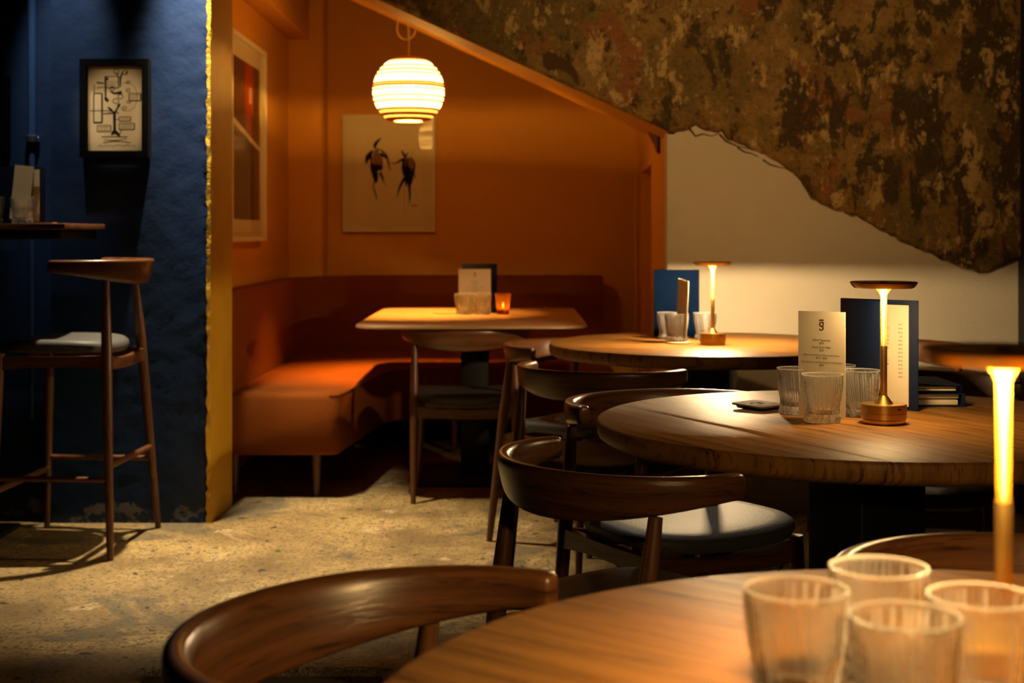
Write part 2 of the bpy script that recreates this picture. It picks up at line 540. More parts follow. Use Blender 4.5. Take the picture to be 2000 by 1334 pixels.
M['cord'] = plain('pale_cord', (0.78, 0.62, 0.36), 0.6, 0, 0.3, (300, 0.1, 0.0005))
M['glow'] = glow_band('shade_glow', (1.0, 0.50, 0.10), GLOW, 0.0)
M['glow2'] = glow_band('shade_glow_soft', (1.0, 0.42, 0.05), GLOW * 0.2, 0.0)
M['bulb'] = emit('bulb_light', (1.0, 0.46, 0.07), BULB)
M['flame'] = emit('candle_flame', (1.0, 0.62, 0.2), 220)
M['wax'] = plain('candle_wax', (0.7, 0.5, 0.25), 0.5, 0, 0.4, (50, 0.1, 0.001), Subsurface_Weight=0.2)
def amber_glass():
    t = NT('amber_glass')
    g = t.n('BsdfGlass'); g.inputs[0].default_value = (1.0, 0.68, 0.28, 1); g.inputs['Roughness'].default_value = 0.08
    tl = t.n('BsdfTranslucent'); tl.inputs[0].default_value = (0.9, 0.38, 0.06, 1)
    v = t.coords(); t.l(t.bump(t.noise(v, 90, 2), 0.3, 0.002), g.inputs['Normal'])
    mx = t.n('MixShader'); mx.inputs[0].default_value = 0.10
    t.l(g.outputs[0], mx.inputs[1]); t.l(tl.outputs[0], mx.inputs[2]); t.l(mx.outputs[0], t.out.inputs[0])
    return t.m
M['amberglass'] = amber_glass()
M['rug'] = fabric('dark_rug', (0.03, 0.022, 0.016), (0.06, 0.045, 0.03), 200)
M['fringe'] = plain('rug_fringe', (0.30, 0.24, 0.15), 0.9, 0, 0.2, (200, 0.3, 0.001))
M['darkgap'] = plain('dark_gap_brown', (0.09, 0.045, 0.018), 0.8, 0, 0.3, (30, 0.6, 0.006))
M['photo_dark'] = plain('photo_brown', (0.075, 0.03, 0.014), 0.4, 0, 0.4, (9, 0.1, 0.001))
M['photo_mid'] = plain('photo_tan', (0.20, 0.085, 0.03), 0.4, 0, 0.4, (9, 0.1, 0.001))
M['photo_red'] = plain('photo_red', (0.42, 0.035, 0.012), 0.4, 0, 0.4, (9, 0.1, 0.001))

# ------------------------------------------------------------------ the setting
TOPZ = 2.95
struct(MB().box(-3.4, 2.4, -0.6, 8.7, -0.12, 0).build('floor', M['floor']))
struct(MB().box(-3.4, 2.4, -0.6, 8.7, TOPZ, TOPZ + 0.1).build('ceiling', M['ceil']))

def rough_panel(name, x0, x1, z0, z1, y, depth, mat, nx, nz, amp, edge=0.0, seed=1):
    """a plastered wall block whose front is an uneven grid"""
    rnd = random.Random(seed)
    b = MB()
    off = len(b.v)
    for k in range(nz + 1):
        for i in range(nx + 1):
            x = x0 + (x1 - x0) * i / nx
            z = z0 + (z1 - z0) * k / nz
            dx = 0
            e = 1 if i == nx else 0
            if e:
                dx = rnd.uniform(-edge, edge * 0.2)
            b.v.append((x + dx, y + rnd.uniform(-amp, amp) + (edge * rnd.random() if e else 0), z))
    for k in range(nz):
        for i in range(nx):
            a = k * (nx + 1) + i
            b.f.append((a, a + 1, a + nx + 2, a + nx + 1))
    # back box sides
    ring = [k for k in range(nx + 1)] + [(k + 1) * (nx + 1) - 1 for k in range(1, nz + 1)] + \
           [nz * (nx + 1) + i for i in range(nx - 1, -1, -1)] + [k * (nx + 1) for k in range(nz - 1, 0, -1)]
    base = len(b.v)
    for r in ring:
        b.v.append((b.v[r][0], y + depth, b.v[r][2]))
    n = len(ring)
    for i in range(n):
        j = (i + 1) % n
        b.f.append((ring[i], ring[j], base + j, base + i))
    b.f.append(tuple(base + i for i in range(n)))
    return b.build(name, mat, None, 40)

# blue wall: a pilaster-like projecting right part and the recessed left part
struct(rough_panel('wall_blue', -1.808, -1.190, 0, TOPZ, 5.58, 0.33, M['blue'], 26, 120, 0.0016, 0.012, 3))
struct(rough_panel('wall_front', -3.4, -1.806, 0, TOPZ, 5.66, 0.25, M['blue'], 40, 60, 0.0012, 0.0, 4))

# yellow jamb, its front edge ragged where the blue paint stops
rnd = random.Random(12)
b = MB()
nz = 150
cols = [(-1.192, 5.566), (-1.181, 5.572), (-1.178, 5.60), (-1.176, 5.70), (-1.172, 5.80), (-1.166, 5.90), (-1.164, 5.915), (-1.330, 5.915)]
for k in range(nz + 1):
    z = TOPZ * k / nz
    for i, (x, y) in enumerate(cols):
        j = 0.0
        if i == 0:
            j = rnd.uniform(-0.007, 0.002)
        elif i == 1:
            j = rnd.uniform(-0.002, 0.002)
        b.v.append((x + j, y + (rnd.uniform(-0.004, 0.003) if i < 2 else 0), z))
nc = len(cols)
for k in range(nz):
    for i in range(nc - 1):
        a = k * nc + i
        b.f.append((a, a + 1, a + nc + 1, a + nc))
struct(b.build('wall_jamb', M['yellow'], None, 45))

# nook walls
struct(MB().box(-1.45, -1.32, 5.91, 8.7, 0, TOPZ).build('wall_left', M['orange']))
struct(MB().box(-1.45, 0.95, 8.60, 8.72, 0, TOPZ).build('wall_back', M['orange']))
b = MB()
poly = [(-1.33, 8.40), (-1.150, 8.40)] + [(-1.150 + 0.035 * sin(a), 8.435 - 0.035 * cos(a)) for a in [pi / 2 * i / 6 for i in range(1, 7)]] + [(-1.115, 8.61), (-1.33, 8.61)]
struct(b.prism(poly, 0, TOPZ, 'z').build('wall_column', M['orange'], None, 40))
struct(MB().box(-1.33, -1.20, 5.9, 8.41, 2.28, TOPZ).build('trim_1', M['orange'], None, None, 0.01))

# right side wall of the nook with a low door recess
def sw(t, off=0.0):
    return (0.6368 + 0.1212 * t + off, 5.80 + 2.80 * t)
b = MB()
def wallquad(t0, t1, z0, z1, off0=0.0, thick=0.10):
    (xa, ya), (xb, yb) = sw(t0, off0), sw(t1, off0)
    b.loft([[(xa, ya, z0), (xb, yb, z0), (xb + thick, yb, z0), (xa + thick, ya, z0)],
            [(xa, ya, z1), (xb, yb, z1), (xb + thick, yb, z1), (xa + thick, ya, z1)]])
wallquad(0.003, 0.450, 0, TOPZ)
wallquad(0.450, 0.833, 1.482, TOPZ)
wallquad(0.833, 1.0, 0, TOPZ)
struct(b.build('wall_right', M['orange']))
b = MB()
(xa, ya), (xb, yb) = sw(0.450, 0.07), sw(0.833, 0.07)
b.loft([[(xa, ya, 0), (xb, yb, 0), (xb + .03, yb, 0), (xa + .03, ya, 0)], [(xa, ya, 1.5), (xb, yb, 1.5), (xb + .03, yb, 1.5), (xa + .03, ya, 1.5)]])
struct(b.build('door_1', M['orange']))
# brown wedge added to stand for the dark gap under the stair
b = MB()
tri = [(0.183, 1.60), (0.57, 1.70), (0.45, 1.62), (0.30, 1.55), (0.22, 1.50), (0.183, 1.49)]
b.loft([[(sw(t)[0] - 0.012, sw(t)[1], z) for t, z in tri], [(sw(t)[0] + 0.02, sw(t)[1], z) for t, z in tri]])
struct(b.build('gap_wedge', M['darkgap']))
# service pipe in the corner
pts = [(0.80, 8.50, 1.500), (0.755, 8.47, 1.500), (0.742, 8.46, 1.485), (0.740, 8.46, 1.45), (0.740, 8.46, 0.0)]
pp = tag(MB().tube(pts, 0.013, 12).build('service_pipe', M['orange'], None, 60), 'thin orange painted pipe running up the corner beside the recessed door', 'pipe')
MB().lathe([(0.013, 0.93), (0.019, 0.932), (0.019, 0.955), (0.013, 0.957)], 14, 0.740, 8.46).build('pipe_collar', M['orange'], pp, 40)

# stair wall: white plaster below, peeling skin above
DW = 5.80
DT = 0.30
ZI = lambda x: 2.199 - 0.456 * (x + 0.52)
LA = lambda x: 1.5494 + (0.6368 - x) * 0.456      # the raking lower edge of the stair
struct(MB().box(0.633, 2.40, DW, DW + 0.09, 0, TOPZ).build('wall_white', M['white']))
b = MB()
b.prism([(0.660, LA(0.660)), (0.660, TOPZ), (-1.45, TOPZ), (-1.45, LA(-1.45))], DW, DW + DT, 'y')
struct(b.build('wall_stair', M['orange']))
b = MB()      # sloping underside of the stair, further back and a little higher
b.prism([(0.690, ZI(0.690)), (0.690, ZI(0.690) + 0.10), (-1.32, ZI(-1.32) + 0.10), (-1.32, ZI(-1.32))], DW + DT, 7.35, 'y')
struct(b.build('ceiling_sloping', M['orange']))
# jagged lower outline of the peeling plaster
def jag(p, n, amp, rnd):
    out = []
    for i in range(len(p) - 1):
        (xa, za), (xb, zb) = p[i], p[i + 1]
        m = max(1, int(math.hypot(xb - xa, zb - za) / n))
        for k in range(m):
            f = k / m
            j = 0 if k == 0 and i == 0 else 1
            out.append((xa + (xb - xa) * f + rnd.uniform(-amp, amp) * 0.5 * j, za + (zb - za) * f + rnd.uniform(-amp, amp) * j))
    out.append(p[-1])
    return out
def at(px, py, d=DW):
    return ((px - 1000) / 2778 * d, 1.136 - (py - 456) / 2778 * d)
rnd = random.Random(5)
edge = [at(*p) for p in [(1305, 259), (1322, 254), (1345, 249), (1356, 240), (1366, 251), (1408, 256), (1420, 270), (1452, 282), (1484, 296), (1510, 310), (1532, 322),
                         (1556, 345), (1572, 366), (1582, 388), (1612, 400), (1642, 413), (1672, 420), (1690, 432), (1728, 452), (1770, 474), (1810, 492), (1845, 508),
                         (1880, 524), (1920, 533), (1950, 520), (1985, 505)]]
low = [(-1.45, LA(-1.45))] + [(-1.45 + (0.6368 + 1.45) * k / 60, LA(-1.45 + (0.6368 + 1.45) * k / 60) + rnd.uniform(0.0, 0.006)) for k in range(1, 60)]
low += jag(edge, 0.018, 0.006, rnd)
low += [(2.10, low[-1][1])]
# front skin: outline polygon plus an inner, slightly proud outline so the broken edge has thickness
b = MB()
outl = low + [(2.10, TOPZ), (-1.45, TOPZ)]
n = len(outl)
front = [(x, DW - 0.016, z) for x, z in outl]
lip = []
for i, (x, z) in enumerate(outl):
    up = 0.008 if i < len(low) else 0
    lip.append((x, DW - 0.026, z + up + (rnd.uniform(0, 0.006) if i < len(low) else 0)))
back = [(x, DW, z) for x, z in outl]
b.loft([back, front, lip])
peel = struct(b.build('wall_peeling', M['peel']))
# cracks and holes in the plaster: dark pieces standing slightly proud of it
def chip(poly, mat, y0, y1):
    bb = MB()
    bb.prism([at(*p) for p in poly], y0, y1, 'y')
    return bb.build('plaster_hole', mat, peel)
chip([(1060, 108), (1072, 102), (1086, 106), (1095, 116), (1108, 120), (1120, 132), (1130, 150), (1128, 168), (1118, 152), (1104, 140), (1088, 136), (1072, 140), (1060, 130)], M['darkgap'], DW - 0.0285, DW - 0.02)
chip([(1560, 345), (1572, 341), (1582, 348), (1580, 358), (1586, 372), (1576, 366), (1566, 358)], M['darkgap'], DW - 0.0285, DW - 0.02)
chip([(1285, 36), (1296, 38), (1300, 46), (1297, 49), (1287, 43)], M['darkgap'], DW - 0.0285, DW - 0.02)
chip([(1550, 72), (1556, 74), (1553, 84), (1547, 84)], M['darkgap'], DW - 0.0285, DW - 0.02)
def crack(pts, wdt):
    bb = MB()
    bb.tube([(at(*p)[0], DW - 0.001, at(*p)[1]) for p in pts], [0.0006 + wdt * (1 - i / len(pts)) for i in range(len(pts))], 5)
    return bb.build('plaster_crack', M['darkgap'], peel)
crack([(1345, 250), (1352, 258), (1358, 266), (1372, 262), (1390, 266), (1405, 260)], 0.004)
crack([(1405, 262), (1418, 276), (1432, 282), (1445, 287), (1470, 291)], 0.004)
crack([(1440, 288), (1452, 296), (1468, 300), (1482, 306)], 0.003)
crack([(1490, 312), (1505, 322), (1520, 326), (1538, 330)], 0.003)

# right end wall
struct(MB().box(2.064, 2.40, -0.6, 5.90, 0, TOPZ).build('wall_right_dark', M['darkwall']))

# ------------------------------------------------------------------ blue wall fittings
p = thing('conduit_pipe', 'blue painted pipe running down the recessed blue wall with a steel collar', 'pipe', (-1.905, 5.645, 0))
MB().tube([(0, 0, 1.50), (0, 0, TOPZ)], 0.017, 14).build('pipe', M['bluepipe'], p, 50)
MB().tube([(0, 0, 0.4), (0, 0, 1.50)], 0.012, 14).build('pipe', M['bluepipe'], p, 50)
MB().lathe([(0.017, 1.497), (0.026, 1.499), (0.026, 1.522), (0.017, 1.524)], 20).build('collar', M['chrome'], p, 40)
MB().box(0.0, 0.028, -0.006, 0.010, 1.500, 1.519).build('collar_tab', M['chrome'], p, None, 0.002)

def strokes(name, mat, parent, polys, conv, y, wscale=1.0):
    """flat ink marks: each poly is [(x, y, width), ...]"""
    bb = MB()
    dy = 0.0
    for pl in polys:
        dy += 0.000012
        P = [Vector(conv(a, c)) for a, c, _ in pl]
        W = [conv(wd, 0, True) * wscale for _, _, wd in pl]
        # subdivide by catmull
        Q = []; WW = []
        for i in range(len(P) - 1):
            p0 = P[max(i - 1, 0)]; p1 = P[i]; p2 = P[i + 1]; p3 = P[min(i + 2, len(P) - 1)]
            for k in range(4):
                t = k / 4
                Q.append(0.5 * ((2 * p1) + (-p0 + p2) * t + (2 * p0 - 5 * p1 + 4 * p2 - p3) * t * t + (-p0 + 3 * p1 - 3 * p2 + p3) * t ** 3))
                WW.append(W[i] + (W[i + 1] - W[i]) * t)
        Q.append(P[-1]); WW.append(W[-1])
        L = []; R = []
        for i, q in enumerate(Q):
            t = (Q[min(i + 1, len(Q) - 1)] - Q[max(i - 1, 0)])
            if t.length < 1e-9:
                t = Vector((1, 0))
            t.normalize()
            nn = Vector((-t.y, t.x))
            L.append(q + nn * WW[i] / 2); R.append(q - nn * WW[i] / 2)
        m = len(Q)
        vs = [(v.x, y - dy, v.y) for v in L + R]
        bb.add(vs, [(i, i + 1, m + i + 1, m + i) for i in range(m - 1)])
    return bb.build(name, mat, parent)

def picture(name, label, loc, rz, wdt, hgt, border, depth, fmat, mat_inset, smat, mmat):
    t = thing(name, label, 'picture', loc, rz)
    hw, hh = wdt / 2, hgt / 2
    b = MB()
    outer = [(-hw, -hh), (hw, -hh), (hw, hh), (-hw, hh)]
    inner = [(-hw + border, -hh + border), (hw - border, -hh + border), (hw - border, hh - border), (-hw + border, hh - border)]
    r = [[(x, 0, z) for x, z in outer], [(x, -depth, z) for x, z in outer], [(x, -depth, z) for x, z in inner], [(x, 0, z) for x, z in inner]]
    b.loft(r + [r[0]], cap=False)
    b.build('frame', fmat, t)
    MB().box(-hw + border, hw - border, -depth * 0.35, -0.001, -hh + border, hh - border).build('mount', mmat, t)
    if mat_inset:
        a = border + mat_inset
        MB().box(-hw + a, hw - a, -depth * 0.35 - 0.002, -depth * 0.35, -hh + a, hh - a).build('sheet', smat, t)
    MB().box(-hw + border, hw - border, -depth * 0.62, -depth * 0.58, -hh + border, hh - border).build('glass_pane', M['pane'], t)
    return t, -depth * 0.35 - (0.0024 if mat_inset else 0.0004)

# framed drinks diagram on the blue wall
pic, yy = picture('framed_diagram', 'black framed diagram drawing with a branching tree, hung on the blue wall', (-1.549, 5.577, 1.624), 0, 0.268, 0.384, 0.026, 0.045, M['blackframe'], 0, M['aged'], M['aged'])
def conv1(x, z, wd=False):
    k = 0.212 / 715
    return x * k if wd else ((x - 497) * k, -(z - 658) * (0.324 / 1075))
def rect(x0, y0, x1, y1, wd=10):
    return [[(x0, y0, wd), (x1, y0, wd)], [(x1, y0, wd * 1.4), (x1, y1, wd * 1.4)], [(x1, y1, wd * 1.4), (x0, y1, wd * 1.4)], [(x0, y1, wd), (x0, y0, wd)]]
L = []
L += rect(205, 460, 315, 840, 16) + rect(355, 240, 530, 390, 10) + rect(672, 462, 825, 555, 12) + rect(540, 765, 690, 820, 10) + rect(540, 850, 740, 930, 11) + rect(250, 875, 430, 955, 9)
L += [[(355, 310, 5), (520, 310, 5)], [(375, 270, 40), (400, 275, 30)], [(245, 320, 22), (340, 330, 18)], [(260, 400, 9), (260, 385, 9), (350, 380, 10)], [(215, 350, 10), (210, 455, 10)], [(360, 240, 26), (362, 520, 22)]]
L += [[(350, 510, 20), (375, 540, 50), (400, 565, 20)], [(390, 635, 14), (430, 670, 32), (470, 710, 18)], [(555, 600, 12), (540, 610, 40), (520, 650, 20), (490, 700, 30)], [(430, 430, 22), (480, 460, 26), (575, 445, 40)]]
L += [[(478, 700, 40), (480, 850, 34), (480, 960, 40)], [(440, 1000, 20), (480, 960, 60), (550, 1010, 24)], [(550, 990, 12), (570, 940, 10)], [(310, 1025, 10), (420, 1022, 12), (650, 1025, 12)], [(340, 1060, 8), (480, 1070, 10), (640, 1050, 8)], [(330, 1100, 10), (500, 1080, 12), (690, 1100, 8)]]
L += [[(155, 685, 8), (400, 685, 10), (540, 720, 12)], [(330, 725, 14), (460, 715, 16)], [(555, 380, 14), (560, 260, 26), (590, 180, 14)], [(540, 260, 16), (500, 180, 12)], [(620, 210, 12), (660, 170, 8)], [(490, 805, 8), (540, 790, 8)]]
L += [[(780 - 140 + 140 * cos(a), 505 + 185 * sin(a), 5) for a in [-2.0 + 0.28 * i for i in range(16)]]]
for (cx, cy, rr) in ((505, 180, 38), (615, 190, 34), (660, 315, 22), (660, 420, 26), (670, 570, 22), (610, 650, 26), (500, 560, 40), (560, 500, 34), (450, 400, 30)):
    L += [[(cx + rr * cos(a), cy + rr * 0.8 * sin(a), 9) for a in [0.7 * i for i in range(10)]]]
for (x0, x1, y0) in ((370, 510, 340), (370, 510, 365), (685, 800, 490), (685, 790, 520), (555, 670, 790), (560, 720, 875), (560, 720, 900), (265, 410, 900), (265, 410, 930)):
    L += [[(x, y0 + (6 if i % 2 else -6), 5) for i, x in enumerate(range(x0, x1, 14))]]
rnd = random.Random(2)
L += [[(x, 1138 + rnd.uniform(-14, 14), 5) for x in range(260, 690, 13)], [(x, 1138 + rnd.uniform(-10, 10), 5) for x in range(715, 775, 13)]]
strokes('ink_drawing', M['ink'], pic, L, conv1, yy)

# a second framed print, mostly outside the picture
pic, yy = picture('framed_print', 'black framed pale print hung left of the conduit pipe, cut off by the picture edge', (-2.125, 5.657, 1.606), 0, 0.262, 0.306, 0.030, 0.04, M['blackframe'], 0, M['aged'], M['sheet'])
strokes('ink_drawing', M['ink'], pic, [[(0.02, 0.11, 0.02), (0.06, 0.02, 0.03), (0.09, -0.06, 0.012)], [(0.08, 0.08, 0.03), (0.085, -0.02, 0.02)]], lambda x, z, wd=False: x if wd else (x, z), yy)

# abstract figures on the back wall
pic, yy = picture('framed_figure_print', 'white framed ink drawing of two dark figures on the orange back wall', (-0.742, 8.597, 1.4985), 0, 0.556, 0.705, 0.016, 0.035, M['whiteframe'], 0.062, M['sheet'], M['mat'])
def conv2(x, z, wd=False):
    k = 0.556 / 980
    return x * k if wd else ((x - 565) * k, -(z - 650) * (0.705 / 1250))
for pl_ in ([(430, 395, 30), (432, 480, 95), (445, 575, 70)], [(755, 480, 60), (765, 560, 110), (775, 620, 90)]):
    strokes('figure_wash', M['wash'], pic, [pl_], conv2, yy)
strokes('figure_ink', M['ink'], pic, [
    [(485, 270, 4), (448, 300, 26), (418, 345, 40), (412, 385, 14)],
    [(420, 385, 8), (480, 402, 14), (535, 455, 20), (560, 540, 18), (576, 630, 4)],
    [(470, 440, 40), (520, 470, 26), (548, 500, 12)],
    [(392, 405, 18), (348, 468, 62), (326, 515, 34), (330, 548, 6)],
    [(388, 400, 14), (374, 480, 18), (382, 560, 26)],
    [(495, 420, 6), (488, 500, 12), (492, 600, 18)],
    [(378, 545, 30), (400, 600, 70), (420, 680, 64), (425, 750, 26)],
    [(400, 600, 60), (455, 590, 70), (490, 610, 24)],
    [(470, 640, 34), (495, 700, 24), (512, 745, 8), (546, 805, 2)],
    [(410, 740, 14), (396, 790, 11), (416, 850, 15), (430, 905, 13), (440, 935, 2)],
    [(320, 520, 6), (298, 590, 2)], [(340, 540, 5), (355, 580, 2)],
    [(700, 398, 6), (716, 440, 28), (742, 465, 24), (768, 420, 5)],
    [(742, 460, 20), (720, 520, 26), (720, 600, 40), (745, 660, 70)],
    [(760, 500, 12), (755, 570, 26), (770, 640, 110), (780, 710, 88), (782, 790, 30), (786, 900, 20), (780, 968, 4)],
    [(800, 480, 16), (836, 560, 22), (826, 640, 24), (850, 705, 3)],
    [(742, 680, 34), (692, 770, 28), (662, 850, 14), (650, 920, 2)],
    [(715, 500, 34), (672, 520, 20), (640, 540, 12), (575, 542, 4)],
    [(745, 700, 30), (745, 770, 16), (758, 800, 3)], [(725, 800, 3), (727, 1080, 2)], [(770, 960, 4), (770, 1050, 2)],
    [(800, 990, 8), (840, 994, 10), (878, 996, 6)], [(790, 470, 4), (830, 400, 2)]], conv2, yy)
for pl_ in ([(225, 180, 5), (905, 178, 5)], [(225, 1110, 4), (940, 1112, 4)]):
    strokes('plate_mark', M['mat'], pic, [pl_], conv2, yy)

# photograph on the nook's left wall (its left part hides behind the jamb)
pic, yy = picture('framed_photograph', 'white framed tall dark red and brown photograph on the left wall of the nook', (-1.318, 6.99, 1.59), pi / 2, 0.92, 0.985, 0.022, 0.035, M['whiteframe'], 0.085, M['photo_dark'], M['mat'])
def q(x0, x1, z0, z1, mat, nm, dy):
    MB().box(x0, x1, yy - dy, yy - dy + 0.0002, z0, z1).build(nm, mat, pic)
q(-0.05, 0.17, 0.02, 0.385, M['photo_red'], 'red_panel', 0.0004)
q(0.33, 0.352, -0.385, 0.385, M['photo_mid'], 'window_bar', 0.0004)
for xx in (-0.06, 0.05, 0.14, 0.24):
    q(xx, xx + 0.012, -0.385, -0.05, M['photo_mid'], 'window_bar', 0.0005)
bb = MB(); bb.prism([(-0.35, 0.065), (0.352, -0.035), (0.352, -0.012), (-0.35, 0.095)], yy - 0.0009, yy - 0.0006, 'y'); bb.build('window_sill', M['mat'], pic)
q(0.06, 0.12, 0.19, 0.27, M['mat'], 'paper_note', 0.0008)
q(-0.14, -0.09, 0.24, 0.30, M['photo_mid'], 'paper_note', 0.0008)

# ------------------------------------------------------------------ corner bench
bench = thing('corner_bench', 'rust orange upholstered bench curving round the corner of the nook', 'bench', (0, 0, 0))
def arc(cx, cy, r, a0, a1, n):
    return [(cx + r * cos(a0 + (a1 - a0) * i / n), cy + r * sin(a0 + (a1 - a0) * i / n)) for i in range(n + 1)]
def seg(a, b_, n):
    return [(a[0] + (b_[0] - a[0]) * i / n, a[1] + (b_[1] - a[1]) * i / n) for i in range(n)]
outer = seg((-1.305, 6.06), (-1.305, 7.83), 10) + arc(-0.605, 7.83, 0.70, pi, pi / 2, 16) + seg((-0.605, 8.53), (0.52, 8.53), 8)[1:] + [(0.52, 8.53)]
inner = seg((0.52, 7.26), (-0.36, 7.26), 8) + arc(-0.36, 6.98, 0.28, pi / 2, pi, 10)[0:] + seg((-0.64, 6.98), (-0.735, 6.10), 8)[1:] + arc(-0.780, 6.105, 0.045, 0, -pi / 2, 5)
def inset(poly, d):
    n = len(poly); out = []
    A = sum(poly[i][0] * poly[(i + 1) % n][1] - poly[(i + 1) % n][0] * poly[i][1] for i in range(n))
    sgn = 1 if A > 0 else -1
    for i in range(n):
        p0, p1, p2 = Vector(poly[i - 1]), Vector(poly[i]), Vector(poly[(i + 1) % n])
        t1 = (p1 - p0); t2 = (p2 - p1)
        t1 = t1.normalized() if t1.length > 1e-9 else t2.normalized()
        t2 = t2.normalized() if t2.length > 1e-9 else t1
        nn = Vector((-(t1.y + t2.y), t1.x + t2.x)) * sgn
        nn.normalize()
        k = 1 / max(0.5, nn.dot(Vector((-t1.y, t1.x)) * sgn))
        q_ = p1 + nn * d * k
        out.append((q_.x, q_.y))
    return out
fp = outer + inner
rings = []
for ins, z in ((0.012, 0.19), (0.0, 0.202), (0.0, 0.425), (0.004, 0.440), (0.013, 0.450), (0.030, 0.456)):
    pl = inset(fp, ins) if ins else fp
    rings.append([(x, y, z) for x, y in pl])
MB().loft(rings).build('seat', M['bench'], bench, 50)
pl = inset(fp, 0.004)
k0 = len(outer)
MB().tube([(x, y, 0.444) for x, y in pl[k0:]], 0.0045, 8).build('piping', M['bench'], bench, 60)
# back cushion following the wall
bo = outer
def off(path, d):
    out = []
    for i, p_ in enumerate(path):
        a = Vector(path[max(i - 1, 0)]); c = Vector(path[min(i + 1, len(path) - 1)])
        t = (c - a).normalized()
        nn = Vector((t.y, -t.x))
        out.append((p_[0] + nn.x * d, p_[1] + nn.y * d))
    return out
prof = [(0.0, 0.40), (0.0, 0.865), (0.012, 0.880), (0.035, 0.888), (0.085, 0.888), (0.103, 0.880), (0.112, 0.862), (0.116, 0.66), (0.110, 0.457), (0.105, 0.40)]
offs = [off(bo, d) for d, _ in prof]
rings = []
for i in range(len(bo)):
    rings.append([(offs[k][i][0], offs[k][i][1], prof[k][1]) for k in range(len(prof))])
# rounded right end
e = rings[-1]
cx_ = sum(p_[1] for p_ in e) / len(e); cz_ = 0.64
for dx, s_ in ((0.012, 0.985), (0.020, 0.955)):
    rings.append([(p_[0] + dx, cx_ + (p_[1] - cx_) * s_, cz_ + (p_[2] - cz_) * s_) for p_ in e])
MB().loft(rings).build('backrest', M['bench'], bench, 50)
for (x, y) in ((-0.845, 6.15), (-1.20, 6.15), (-0.80, 7.05), (-0.3, 7.36), (0.42, 7.36)):
    MB().tube([(x, y, 0.0), (x, y, 0.195)], [0.013, 0.021], 14).build('leg', M['legwood'], bench, 50)

